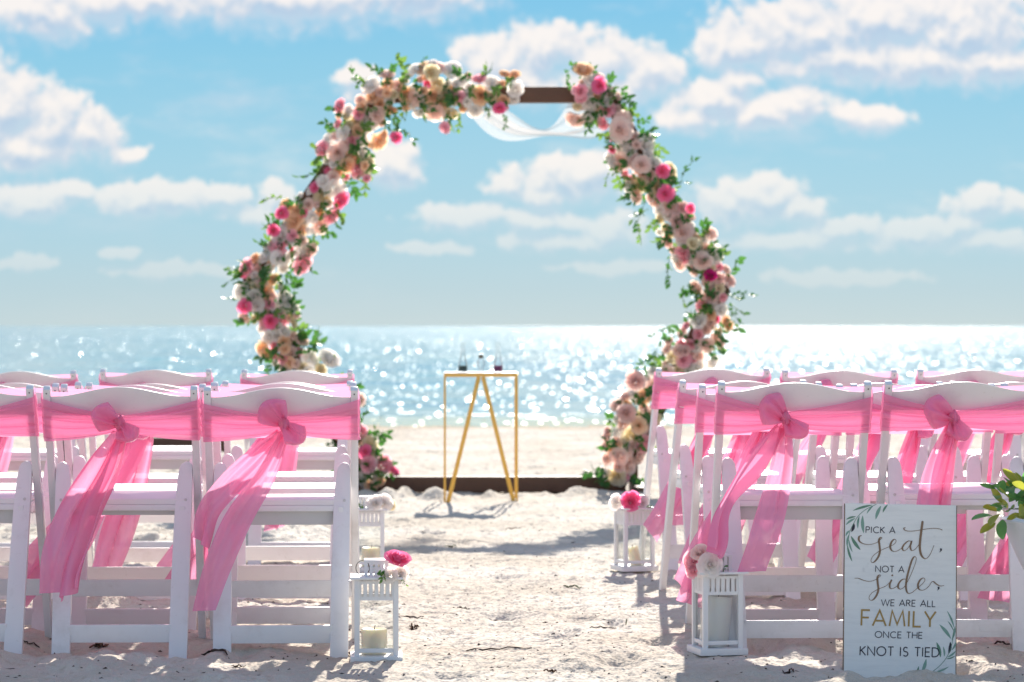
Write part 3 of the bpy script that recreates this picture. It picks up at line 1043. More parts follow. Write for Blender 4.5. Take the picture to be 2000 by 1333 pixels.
def hero_tail(cx, pts, w, face=0.0, tw=0.0):
    """photograph points (x, y, depth offset) of a front-row tail into chair space"""
    P = [((a - cx) / 662.0, d, (1280 - b) / 662.0) for a, b, d in pts]
    return (P, [0.86 * q / 662.0 for q in w], face, tw)


D0 = 9.0
ROWS_L = [1.0, 1.062, 1.18, 1.385]
ROWS_R = [1.0, 1.062, 1.19, 1.335]
# (side, row, photograph column of the middle, yaw degrees, seat tilt, thin apron)
CH_LIST = [
    ('L', 0, 548, 2.5, 0.000, False), ('L', 0, 233, 2.0, 0.016, True), ('L', 0, -89, 0.0, 0.004, False),
    ('L', 1, 553, 1.0, 0.004, False), ('L', 1, 258, 1.5, 0.006, False), ('L', 1, -30, 0.0, 0.006, False),
    ('L', 2, 561, 0.5, 0.004, False), ('L', 2, 294, 0.5, 0.004, False), ('L', 2, 28, 0.0, 0.004, False),
    ('L', 3, 579, 0.0, 0.004, False), ('L', 3, 302, 0.0, 0.010, False), ('L', 3, 37, -1.0, 0.004, False),
    ('R', 0, 1555, 1.5, 0.000, False), ('R', 0, 1882, 0.5, 0.016, True),
    ('R', 1, 1509, 3.0, 0.004, False), ('R', 1, 1806, 2.0, 0.004, False), ('R', 1, 2100, 2.0, 0.004, False),
    ('R', 2, 1456, 7.0, 0.004, False), ('R', 2, 1722, 5.0, 0.008, False), ('R', 2, 1985, 4.0, 0.004, False),
    ('R', 3, 1396, 8.5, 0.004, False), ('R', 3, 1643, 5.0, 0.004, False), ('R', 3, 1908, 3.0, 0.004, False),
]
ROWN = ['front', 'second', 'third', 'farthest']
TAILS = {
    ('L', 0, 548): [hero_tail(548, [(556, 845, 0.02), (520, 925, -0.005), (466, 1010, -0.03), (428, 1100, -0.06), (402, 1186, -0.075)], [22, 44, 60, 60, 46], 0.1, 0.15),
                    hero_tail(548, [(548, 845, 0.03), (498, 898, 0.03), (446, 948, 0.03), (408, 1000, 0.03), (396, 1062, 0.02)], [22, 50, 52, 46, 40], -0.3, 0.3)],
    ('L', 0, 233): [hero_tail(233, [(228, 845, 0.02), (190, 915, 0.0), (142, 1000, -0.03), (112, 1080, -0.055), (104, 1154, -0.065)], [24, 52, 62, 58, 46], 0.25, 0.2),
                    hero_tail(233, [(240, 845, 0.02), (214, 920, 0.0), (180, 1000, -0.02), (150, 1085, -0.045), (140, 1158, -0.05)], [22, 46, 58, 60, 50], -0.25, -0.2)],
    ('R', 0, 1555): [hero_tail(1555, [(1534, 840, 0.02), (1524, 910, -0.005), (1507, 990, -0.02), (1485, 1062, -0.045), (1464, 1122, -0.055)], [22, 46, 60, 62, 56], 0.05, 0.1),
                     hero_tail(1555, [(1524, 842, 0.02), (1478, 900, -0.01), (1432, 955, -0.04), (1402, 1020, -0.07), (1384, 1084, -0.085)], [20, 36, 38, 34, 40], 0.7, 0.5)],
    ('R', 0, 1882): [hero_tail(1882, [(1862, 840, 0.02), (1842, 905, -0.005), (1822, 975, -0.02), (1806, 1050, -0.03), (1796, 1110, -0.035)], [22, 54, 64, 64, 56], 0.05, 0.1),
                     hero_tail(1882, [(1866, 842, 0.02), (1850, 905, 0.005), (1840, 970, 0.0), (1834, 1030, 0.0)], [20, 36, 44, 40], -0.5, 0.3)],
}
KX = {('R', 0, 1555): -0.030, ('R', 0, 1882): -0.028, ('L', 0, 548): 0.010, ('L', 0, 233): 0.0}


def place_chairs():
    for n, (side, row, c, yaw, tilt, thin) in enumerate(CH_LIST):
        r = (ROWS_L if side == 'L' else ROWS_R)[row]
        y = D0 * r
        x = px(c, y)
        sd = 'left' if side == 'L' else 'right'
        same = [k for k in CH_LIST if k[0] == side and k[1] == row]
        same.sort(key=lambda k: k[2], reverse=(side == 'L'))
        pos = [k[2] for k in same].index(c)
        where = ['beside the aisle', 'second from the aisle', 'third from the aisle'][pos]
        lab = 'white folding chair in the %s row of the %s block, %s' % (ROWN[row], sd, where)
        gr = 'white folding chairs in rows facing the arch'
        dz = {0: 0.0, 1: -0.004, 2: -0.018, 3: -0.004}[row] + (0.012 if side == 'R' and row in (0, 3) else 0.0)
        dz += ((n * 37) % 7 - 3) * 0.0012
        yaw += ((n * 53) % 11 - 5) * (0.25 if row else 0.0)
        add_chair(x, y, R0(yaw), lab, gr, tilt, thin, dz, plate=(side == 'R' and row == 0))
        key = (side, row, c)
        ls = 'pink satin sash bow, %s row of the %s block, %s' % (ROWN[row], sd, where.replace('second from', 'second chair from').replace('third from', 'third chair from').replace('beside', 'chair beside'))
        kx = KX.get(key, random.uniform(-0.03, 0.02))
        add_sash(x, y, R0(yaw), ls, 'pink sashes on the chairs', 11 + n, kx, TAILS.get(key), dz)


place_chairs()


# ------------------------------------------------------------------ roses and leaves
def rose_mesh(name, R, mat, seed, n=24, open_=1.0):
    """spiral of cupped petals, axis +Z, base at the origin"""
    r = np.random.RandomState(seed)
    verts, faces = [], []
    for i in range(n):
        f = (i + 0.5) / n
        a0 = i * 2.39996 + r.uniform(-0.15, 0.15)
        rad = R * (0.12 + 0.62 * f ** 1.0)
        hgt = R * (1.10 - 0.42 * f) * r.uniform(0.93, 1.07)
        half = 0.95 - 0.25 * f
        lean = (0.05 + 0.62 * f ** 1.6) * open_
        na, nh = 5, 5
        base = len(verts)
        for k in range(nh):
            t = k / (nh - 1)
            for j in range(na):
                s = j / (na - 1) * 2 - 1
                aa = a0 + s * half * (0.35 + 0.75 * math.sin(math.pi * (0.18 + 0.62 * t)))
                bud = max(0.0, 1 - f / 0.45)
                rr = rad * (0.42 + 0.58 * math.sin(t * math.pi * 0.5)) * (1 - 0.62 * bud * t * t) + lean * R * t * t * 0.62 + 0.10 * R * max(0, t - 0.7) * 2 * f
                edge = 1 - 0.16 * s * s - 0.05 * abs(s) ** 3
                zz = hgt * (t * edge) * (1 - 0.30 * f * t * t * open_) + 0.02 * R * math.sin(3 * s + i)
                verts.append((rr * math.cos(aa), rr * math.sin(aa), zz))
        for k in range(nh - 1):
            for j in range(na - 1):
                b = base + k * na + j
                faces.append((b, b + 1, b + na + 1, b + na))
    return mesh_from(name, verts, faces, mat, True)


def leaf_verts(L, W, bend=0.25, fold=0.18):
    """leaf lying along +X, pointed, with a midrib fold"""
    prof = [(0.0, 0.03), (0.18, 0.55), (0.42, 1.0), (0.7, 0.72), (0.9, 0.28), (1.0, 0.0)]
    vs, fs = [], []
    for (t, w) in prof:
        zc = -bend * L * t * t
        for s in (-1, 0, 1):
            vs.append((L * t, s * W / 2 * w, zc + abs(s) * fold * W * w * 0.5))
    for i in range(len(prof) - 1):
        for k in range(2):
            b = i * 3 + k
            fs.append((b, b + 1, b + 4, b + 3))
    return vs, fs


def sprig_mesh(name, seed, L, n, lw, mat, curl=0.3, ll=0.075):
    """a stem along +X with leaves to both sides"""
    r = np.random.RandomState(seed)
    verts, faces = [], []
    line = []
    z = 0; y = 0; hd = 0.0; vd = r.uniform(-0.1, 0.3)
    p = Vector((0, 0, 0))
    steps = 12
    for i in range(steps + 1):
        line.append(p.copy())
        hd += r.uniform(-0.16, 0.16); vd -= curl / steps + r.uniform(-0.06, 0.06)
        p = p + Vector((math.cos(hd) * math.cos(vd), math.sin(hd) * math.cos(vd), math.sin(vd))) * (L / steps)
    def tube(pts, rad):
        base = len(verts)
        for i, q in enumerate(pts):
            for k in range(3):
                a = 2 * math.pi * k / 3
                verts.append((q.x, q.y + rad * math.cos(a), q.z + rad * math.sin(a)))
        for i in range(len(pts) - 1):
            for k in range(3):
                k2 = (k + 1) % 3
                faces.append((base + i * 3 + k, base + i * 3 + k2, base + (i + 1) * 3 + k2, base + (i + 1) * 3 + k))
    tube(line, 0.0022)
    for i in range(n):
        f = (i + 0.8) / n
        q = line[min(steps, int(f * steps))]
        side = 1 if i % 2 else -1
        lv, lf = leaf_verts(ll * r.uniform(0.7, 1.15), lw * r.uniform(0.8, 1.15), r.uniform(0.0, 0.5))
        mt = Matrix.Translation(q) @ Matrix.Rotation(side * r.uniform(0.5, 1.2) * (1 if i < n - 1 else 0.1), 4, 'Z') @ Matrix.Rotation(r.uniform(-0.7, 0.5), 4, 'Y') @ Matrix.Rotation(r.uniform(-0.9, 0.9), 4, 'X')
        b = len(verts)
        verts.extend([tuple(mt @ Vector(v)) for v in lv])
        faces.extend([tuple(b + k for k in ff) for ff in lf])
    return mesh_from(name, verts, faces, mat, True)


ROSE = {}
for ci, k in enumerate(PETALS):
    ROSE[k] = [rose_mesh('rose_' + k, 1.0, M['petal_' + k], 40 + ci * 5 + q, 26 if q else 32, (0.85, 0.6, 1.1)[q]) for q in range(3)]
SPRIG = [sprig_mesh('leaf_sprig', 90 + q, 0.12 + 0.015 * q, 6 + q // 2, 0.044, M['leaf' if q % 3 else 'leaf_light'], 0.5, 0.066) for q in range(6)]
TRAIL = [sprig_mesh('leaf_trail', 190 + q, 0.23, 10, 0.040, M['leaf' if q else 'leaf_light'], 0.9, 0.060) for q in range(3)]


def add_rose(parent, kind, loc, R, axis, rnd, name='rose'):
    o = link(name, ROSE[kind][rnd.randrange(3)], parent)
    q = Vector(axis).normalized().to_track_quat('Z', 'Y')
    o.rotation_mode = 'QUATERNION'
    o.rotation_quaternion = q @ Matrix.Rotation(rnd.uniform(0, 6.28), 4, 'Z').to_quaternion()
    o.scale = (R, R, R * rnd.uniform(0.85, 1.05))
    o.location = loc
    return o


def aim(o, direction, roll):
    q = Vector(direction).normalized().to_track_quat('X', 'Z')
    o.rotation_mode = 'QUATERNION'
    o.rotation_quaternion = q @ Matrix.Rotation(roll, 4, 'X').to_quaternion()


# ------------------------------------------------------------------ hexagonal arch
YA = 17.9
SA = F / YA


def ap(x, y, dy=0.0):
    return Vector(((x - CX) / SA, YA + dy, CH - (y - HY) / SA))


def build_arch():
    t = thing('wedding_arch', 'dark stained wooden hexagon arch standing on the sand before the sea', 'arch', (0, YA, 0))
    pts = [(743, 186), (1186, 186), (1406, 566), (1207, 946), (715, 946), (494, 548)]
    off = Vector((0, YA, 0))
    for i in range(6):
        a, b = ap(*pts[i]) - off, ap(*pts[(i + 1) % 6]) - off
        dirn = (b - a).normalized()
        ext = 0.045
        yo = Vector((0, 0.0015 * (i % 2) * 2, 0))
        link('beam', bar_between('beam', a - dirn * ext + yo, b + dirn * ext + yo, 0.092, 0.09 + 0.004 * (i % 2), M['wood'], 0.004), t)
    # short uprights that brace the foot of the frame
    for x, dd in ((1241, 0.16), (716, 0.16)):
        a, b = ap(x, 965) - off, ap(x - 3, 846) - off
        a.y += dd; b.y += dd
        link('brace_post', bar_between('brace_post', a + Vector((0, 0, -0.05)), b, 0.050, 0.05, M['wood'], 0.003), t)
    link('foot_beam', box_mesh('foot_beam', -0.045, 0.045, -0.30, 0.42, 0, 0.07, M['wood'], 0.004), t, (ap(1268, 960).x - 0.06, 0.0, -0.03))
    link('foot_beam', box_mesh('foot_beam', -0.045, 0.045, -0.30, 0.42, 0, 0.07, M['wood'], 0.004), t, (ap(690, 960).x, 0.0, -0.03))
    return t


build_arch()


def garland(name, label, path, seed, weights, count, spread):
    rnd = random.Random(seed)
    root = thing(name, label, 'garland', (0, YA, 0), 0, 'flower garlands on the arch')
    C = catmull(np.array(path, float), 400)
    seg = np.r_[0, np.cumsum(np.linalg.norm(np.diff(C, axis=0), axis=1))]
    kinds, ws = list(weights), list(weights.values())
    placed = []
    tries = 0
    while len(placed) < count and tries < 6000:
        tries += 1
        s = rnd.uniform(0, seg[-1])
        i = int(np.searchsorted(seg, s)); i = min(max(i, 1), 398)
        T = C[i + 1] - C[i - 1]; T /= np.linalg.norm(T)
        lat = max(-1.25, min(1.25, rnd.gauss(0, 0.62)))
        wd = spread * (0.86 + 0.26 * math.sin(s * 0.031 + seed) + 0.14 * math.sin(s * 0.083))
        p = C[i] + np.array([-T[1], T[0]]) * lat * wd
        kind = rnd.choices(kinds, ws)[0]
        big = rnd.random()
        R = {'hot_pink': 0.044, 'magenta': 0.044}.get(kind, 0.050) * (0.55 + 0.80 * big ** 1.5)
        if any((p[0] - q[0]) ** 2 + (p[1] - q[1]) ** 2 < (0.52 * (R + q[2]) * SA) ** 2 for q in placed):
            continue
        placed.append((p[0], p[1], R))
        near = max(0.0, 1 - lat * lat)
        loc = ap(p[0], p[1]) - Vector((0, YA, 0)) + Vector((0, -0.055 - 0.05 * near * rnd.random(), 0))
        nx, nz = -T[1] * lat, -T[0] * lat
        ax = Vector((nx * 0.8 + rnd.uniform(-0.35, 0.35), -1.0, nz * 0.8 + rnd.uniform(-0.3, 0.35)))
        add_rose(root, kind, loc, R, ax, rnd)
    # greenery between and round the flowers
    for q in range(int(count * 0.42)):
        i = rnd.randrange(2, 397)
        T = C[i + 1] - C[i - 1]; T /= np.linalg.norm(T)
        sd = rnd.choice((-1, 1))
        nrm = np.array([-T[1], T[0]]) * sd
        p = C[i] + nrm * spread * rnd.uniform(0.25, 1.0)
        o = link('leaf_sprig', SPRIG[rnd.randrange(6)], root)
        dr = Vector((nrm[0] + rnd.uniform(-0.7, 0.7), rnd.uniform(-0.5, 0.1), -nrm[1] + rnd.uniform(-0.6, 0.5)))
        aim(o, dr, rnd.uniform(0, 6.28))
        k = rnd.uniform(0.55, 0.85)
        o.scale = (k, k, k)
        o.location = ap(p[0], p[1]) - Vector((0, YA, 0)) + Vector((0, -0.045, 0))
    for q in range(int(count * 0.36)):          # leaves filling the gaps behind the petals
        i = rnd.randrange(2, 397)
        p = C[i]
        o = link('leaf_sprig', SPRIG[rnd.randrange(6)], root)
        aim(o, Vector((rnd.uniform(-1, 1), -0.35, rnd.uniform(-1, 1))), rnd.uniform(0, 6.28))
        k = rnd.uniform(0.5, 0.85)
        o.scale = (k, k, k)
        o.location = ap(p[0] + rnd.uniform(-28, 28), p[1] + rnd.uniform(-28, 28)) - Vector((0, YA, 0)) + Vector((0, -0.09, 0))
    return root, rnd


def trail(root, rnd, x, y, dx, dy, s=0.8):
    o = link('leaf_trail', TRAIL[rnd.randrange(3)], root)
    aim(o, Vector((dx, -0.15, -dy)), rnd.uniform(-0.6, 0.6))
    o.scale = (s, s, s)
    o.location = ap(x, y) - Vector((0, YA, 0)) + Vector((0, -0.06, 0))


def build_garlands():
    gl, rl = garland('flower_garland', 'garland of white, peach and hot pink roses down the left side of the arch',
                     [(1012, 186), (900, 184), (800, 180), (738, 196), (694, 262), (650, 345), (600, 430), (545, 505), (505, 545), (528, 612), (558, 680), (620, 745), (668, 820), (706, 900), (722, 948)],
                     3, {'white': 6, 'cream': 2.2, 'peach': 3.2, 'blush': 3.0, 'pink': 1.2, 'hot_pink': 0.6}, 255, 34)
    for a in ((700, 175, -0.2, -1, 0.6), (824, 150, 0.1, -1, 0.5), (870, 215, -0.1, 1, 0.6), (890, 215, 0.2, 1, 0.6), (985, 225, 0.2, 1, 0.4), (700, 330, 0.35, 1, 0.75), (715, 300, 0.1, 1, 0.7),
              (780, 255, 1, 0.6, 0.6), (560, 390, -1, -0.2, 0.7), (640, 415, 1, 0.2, 0.5), (480, 525, -1, -0.1, 0.5), (470, 540, -1, 0.4, 0.5), (590, 460, 0.5, 1, 0.6), (560, 570, 0.6, 1, 0.6), (610, 680, 0.8, 0.4, 0.4), (540, 690, -1, 0.3, 0.45), (655, 860, -0.3, 1, 0.5), (735, 900, 0.5, 1, 0.5), (720, 955, -1, 0.2, 0.5)):
        trail(gl, rl, *a)
    # stray blooms that hang loose
    for x, y, k, R in ((774, 272, 'hot_pink', 0.034), (868, 254, 'pink', 0.034), (976, 216, 'hot_pink', 0.042), (553, 418, 'hot_pink', 0.044), (537, 452, 'hot_pink', 0.042), (484, 598, 'hot_pink', 0.044), (531, 627, 'hot_pink', 0.048), (842, 146, 'cream', 0.055), (716, 327, 'peach', 0.032), (718, 352, 'pink', 0.026), (720, 906, 'pink', 0.05), (716, 880, 'hot_pink', 0.04)):
        add_rose(gl, k, ap(x, y) - Vector((0, YA, 0)) + Vector((0, -0.14, 0)), R, Vector((rl.uniform(-.4, .4), -1, rl.uniform(-.3, .3))), rl)
    gr, rr = garland('flower_garland', 'garland of blush, white and pink roses down the right side of the arch',
                     [(1124, 186), (1178, 196), (1212, 262), (1256, 335), (1300, 415), (1348, 480), (1388, 540), (1398, 590), (1372, 655), (1318, 715), (1262, 785), (1222, 860), (1205, 935)],
                     8, {'white': 4.2, 'cream': 2.2, 'peach': 1.6, 'blush': 5.5, 'pink': 1.8, 'hot_pink': 0.25, 'mauve': 1.0}, 190, 29)
    for a in ((1110, 160, -0.1, -1, 0.3), (1200, 315, -0.2, 1, 0.75), (1190, 340, -0.5, 0.6, 0.4), (1330, 350, 0.5, -1, 0.7), (1310, 360, 1, -0.2, 0.5), (1262, 395, -0.6, 1, 0.8), (1250, 440, -0.3, 0.6, 0.5), (1310, 500, -0.3, 1, 0.8), (1300, 530, 0.3, 1, 0.4),
              (1335, 560, -0.3, 1, 0.6), (1430, 575, 1, -0.1, 0.6), (1415, 600, 0.8, 0.6, 0.6), (1310, 640, -1, 0.2, 0.6), (1300, 660, -0.8, 0.8, 0.6), (1280, 700, -1, 0.3, 0.6), (1300, 730, 0.3, 0.5, 0.5), (1235, 790, -1, 0.1, 0.5), (1220, 830, -0.9, 0.4, 0.5), (1200, 945, -0.6, 0.2, 0.4)):
        trail(gr, rr, *a)
    for x, y, k, R in ((1171, 171, 'hot_pink', 0.046), (1132, 183, 'pink', 0.05), (1290, 336, 'hot_pink', 0.044), (1296, 381, 'hot_pink', 0.05), (1343, 410, 'hot_pink', 0.034), (1385, 541, 'magenta', 0.042), (1209, 258, 'blush', 0.068), (1369, 513, 'blush', 0.066), (1349, 479, 'cream', 0.045), (1250, 325, 'blush', 0.055), (1240, 745, 'mauve', 0.06), (1221, 805, 'mauve', 0.058), (1246, 830, 'peach', 0.048)):
        add_rose(gr, k, ap(x, y) - Vector((0, YA, 0)) + Vector((0, -0.15, 0)), R, Vector((rr.uniform(-.4, .4), -1, rr.uniform(-.3, .3))), rr)


build_garlands()


def build_drape():
    nu, nv = 60, 10
    t = thing('tulle_drape', 'sheer white tulle swag hanging below the bare top beam of the arch', 'drape', (0, YA, 0))
    for q, (pts, w) in enumerate(([[(930, 212), (985, 246), (1040, 260), (1085, 256), (1125, 232), (1152, 200)], 0.11], [[(950, 222), (1010, 255), (1080, 262), (1140, 263), (1172, 250), (1190, 225)], 0.05])):
        C = catmull(np.array(pts, float), nu)
        V = np.zeros((nu, nv, 3))
        for i in range(nu):
            T = C[min(i + 1, nu - 1)] - C[max(i - 1, 0)]; T /= np.linalg.norm(T)
            for j in range(nv):
                v = j / (nv - 1) * 2 - 1
                p = C[i] + np.array([T[1], -T[0]]) * v * w * SA * (0.5 + 0.3 * math.sin(i * 0.16 + q))
                a = ap(p[0], p[1]) - Vector((0, YA, 0))
                V[i, j] = (a.x, -0.03 - 0.02 * q + 0.014 * math.sin(5 * v + i * 0.1), a.z)
        link('swag', grid_mesh('swag', V, M['tulle']), t)
    return t


build_drape()


# ------------------------------------------------------------------ ceremony table with sand vessels
def build_table():
    yt = 17.1
    s = F / yt
    cx = px(938.5, yt)
    ztop = CH - (728 - HY) / s
    t = thing('pedestal_table', 'slim gold metal pedestal table with V-shaped braces in the middle of the aisle', 'table', (cx, yt, 0), R0(1.5))
    w = 0.200; d = 0.150
    zt = ztop - 0.004
    link('table_top', box_mesh('table_top', -w - 0.003, w + 0.003, -d - 0.003, d + 0.003, zt + 0.001, zt + 0.006, M['white'], 0.0015), t)
    r = 0.0055
    for sx in (-1, 1):
        for sy in (-1, 1):
            link('leg', box_mesh('leg', sx * w - r, sx * w + r, sy * d - r, sy * d + r, -0.03, zt - 0.019, M['gold'], 0.0015), t)
    for sy in (-1, 1):
        link('top_rail', box_mesh('top_rail', -w - r, w + r, sy * d - r, sy * d + r, zt - 0.018, zt, M['gold'], 0.0015), t)
    for sx in (-1, 1):
        link('top_rail', box_mesh('top_rail', sx * w - r, sx * w + r, -d + r + 0.001, d - r - 0.001, zt - 0.0175, zt - 0.0005, M['gold'], 0.0015), t)
    for sy in (-1,):
        for sx in (-1, 1):
            link('brace', bar_between('brace', (sx * 0.012, sy * d, zt - 0.019), (sx * (w - 0.015), sy * d, -0.02), 0.023, 0.010, M['gold'], 0.0015), t)
    z0 = zt + 0.0065
    # two tall carafes with coloured sand, a small stoppered jar between them
    prof = [(0.024, 0.0), (0.026, 0.004), (0.026, 0.034), (0.024, 0.050), (0.016, 0.080), (0.0105, 0.105), (0.0105, 0.150), (0.013, 0.168)]
    sp = [(0.001, 0.004), (0.0235, 0.005), (0.0238, 0.030), (0.020, 0.036), (0.001, 0.037)]
    for x, k, lab in ((904, 'sand_green', 'clear glass carafe holding dark green sand on the gold table'), (973, 'sand_plum', 'clear glass carafe holding plum sand on the gold table')):
        c = thing('carafe', lab, 'carafe', (px(x, yt), yt - 0.02, z0), 0, 'sand ceremony vessels on the table')
        link('glass', lathe_mesh('glass', prof, M['vessel_glass'], 24), c)
        link('coloured_sand', lathe_mesh('coloured_sand', sp, M[k], 24), c)
        for a in range(3):
            an = a * 2.094 + 0.5
            link('foot', lathe_mesh('foot', [(0.003, -0.001), (0.005, 0.004), (0.002, 0.008)], M['glass'], 8), c, (0.02 * math.cos(an), 0.02 * math.sin(an), 0.0))
    c = thing('glass_jar', 'small heart-waisted glass jar with a cork stopper between the two carafes', 'jar', (px(939.5, yt), yt - 0.02, z0), 0, 'sand ceremony vessels on the table')
    link('glass', lathe_mesh('glass', [(0.018, 0.0), (0.016, 0.006), (0.008, 0.014), (0.010, 0.020), (0.022, 0.042), (0.022, 0.060), (0.012, 0.074), (0.012, 0.082)], M['vessel_glass'], 20), c)
    link('stopper', lathe_mesh('stopper', [(0.010, 0.078), (0.013, 0.080), (0.014, 0.094), (0.012, 0.096)], M['cork'], 16), c)


build_table()


# ------------------------------------------------------------------ lanterns
def add_lantern(x, y, rot, label, z0, H=0.232, W=0.128):
    L = M['lantern']
    t = thing('lantern', label, 'lantern', (x, y, z0), rot, 'white aisle lanterns')
    h = W / 2
    link('base', box_mesh('base', -h - 0.012, h + 0.012, -h - 0.012, h + 0.012, -0.012, 0.008, L, 0.003), t)
    r = 0.0075
    for sx in (-1, 1):
        for sy in (-1, 1):
            cx, cy = sx * (h - r), sy * (h - r)
            link('corner_post', box_mesh('corner_post', cx - r, cx + r, cy - r, cy + r, 0.008, H - 0.001, L, 0.0015), t)
    zb0, zb1 = H - 0.062, H - 0.006
    for k in range(4):
        bm = bmesh.new()
        def bx(x0, x1, y0, y1, za, zb_):
            vs = [bm.verts.new((a, b, c)) for a in (x0, x1) for b in (y0, y1) for c in (za, zb_)]
            for f in ((0, 1, 3, 2), (4, 6, 7, 5), (0, 4, 5, 1), (2, 3, 7, 6), (0, 2, 6, 4), (1, 5, 7, 3)):
                bm.faces.new([vs[i] for i in f])
        a, b = -h + 2 * r, h - 2 * r
        y0, y1 = -h + 0.004, -h + 0.008
        bx(a, b, y0, y1, zb0, zb0 + 0.010); bx(a, b, y0, y1, zb1 - 0.008, zb1)
        n = 6
        for i in range(n + 1):
            cx = a + (b - a) * i / n
            bx(cx - 0.0052, cx + 0.0052, y0 + 0.0002, y1 - 0.0002, zb0 + 0.010, zb1 - 0.008)
        bmesh.ops.recalc_face_normals(bm, faces=bm.faces)
        me = bm_mesh('slotted_band', bm, L, False)
        link('bottom_rail', box_mesh('bottom_rail', a, b, y0 - 0.001, y1 + 0.001, 0.018, 0.030, L, 0.001, 1), t, (0, 0, 0), (0, 0, k * math.pi / 2))
        link('slotted_band', me, t, (0, 0, 0), (0, 0, k * math.pi / 2))
        gv = [(a, -h + 0.0100, 0.03), (b, -h + 0.0100, 0.03), (b, -h + 0.0100, zb0), (a, -h + 0.0100, zb0)]
        gv2 = [(p[0], p[1] + 0.0016, p[2]) for p in gv]
        link('pane', mesh_from('pane', gv + gv2, [(0, 1, 2, 3), (7, 6, 5, 4), (0, 4, 5, 1), (1, 5, 6, 2), (2, 6, 7, 3), (3, 7, 4, 0)], M['glass']), t, (0, 0, 0), (0, 0, k * math.pi / 2))
    link('roof_plate', box_mesh('roof_plate', -h - 0.013, h + 0.013, -h - 0.013, h + 0.013, H - 0.001, H + 0.006, L, 0.002), t)
    # small slotted chimney on the roof
    c = 0.036; hz = 0.048
    ch = link('chimney', box_mesh('chimney', -c, c, -c, c, H + 0.006 + hz - 0.006, H + 0.006 + hz, L, 0.0015), t)
    for k in range(4):
        bm = bmesh.new()
        for i in range(5):
            cx = -c + 0.006 + (2 * c - 0.012) * i / 4
            vs = [bm.verts.new((p, q, w_)) for p in (cx - 0.0048, cx + 0.0048) for q in (-c + 0.001, -c + 0.004) for w_ in (H + 0.0055, H + hz + 0.001)]
            for f in ((0, 1, 3, 2), (4, 6, 7, 5), (0, 4, 5, 1), (2, 3, 7, 6), (0, 2, 6, 4), (1, 5, 7, 3)):
                bm.faces.new([vs[q] for q in f])
        bmesh.ops.recalc_face_normals(bm, faces=bm.faces)
        link('slotted_wall', bm_mesh('slotted_wall', bm, L, False), ch, (0, 0, 0), (0, 0, k * math.pi / 2))
    ring = [(-0.040 - 0.020 * math.sin(a), -0.03, H + 0.010 + 0.020 - 0.022 * math.cos(a)) for a in np.linspace(0, math.pi * 1.7, 14)]
    link('hanging_ring', tube_mesh('hanging_ring', ring, 0.0012, M['wire'], 6), t)
    return t


def candle(x, y, z, R, H, label, mat, lean=(0, 0), name='pillar_candle'):
    t = thing(name, label, 'candle', (x, y, z), 0)
    t.rotation_euler = (lean[1], lean[0], 0)
    link('wax', lathe_mesh('wax', [(R * 0.97, 0.0), (R, 0.003), (R * 0.995, H * 0.5), (R * 0.985, H - 0.004), (R * 0.94, H), (R * 0.80, H - 0.003), (R * 0.3, H - 0.007)], mat, 32), t)
    link('wick', tube_mesh('wick', [(0, 0, H - 0.008), (0.001, 0, H + 0.004), (0.003, 0, H + 0.009)], 0.0012, M['wick'], 6), t)


def posy(x, y, z, label, roses, leaves, seed):
    rnd = random.Random(seed)
    t = thing('rose_posy', label, 'flowers', (x, y, z))
    for (dx, dy, dz, k, R, ax) in roses:
        add_rose(t, k, (dx, dy, dz), R, ax, rnd)
    for (dx, dy, dz, dr, s) in leaves:
        o = link('leaf_sprig', SPRIG[rnd.randrange(6)], t, (dx, dy, dz))
        aim(o, dr, rnd.uniform(0, 6)); o.scale = (s, s, s)
    return t


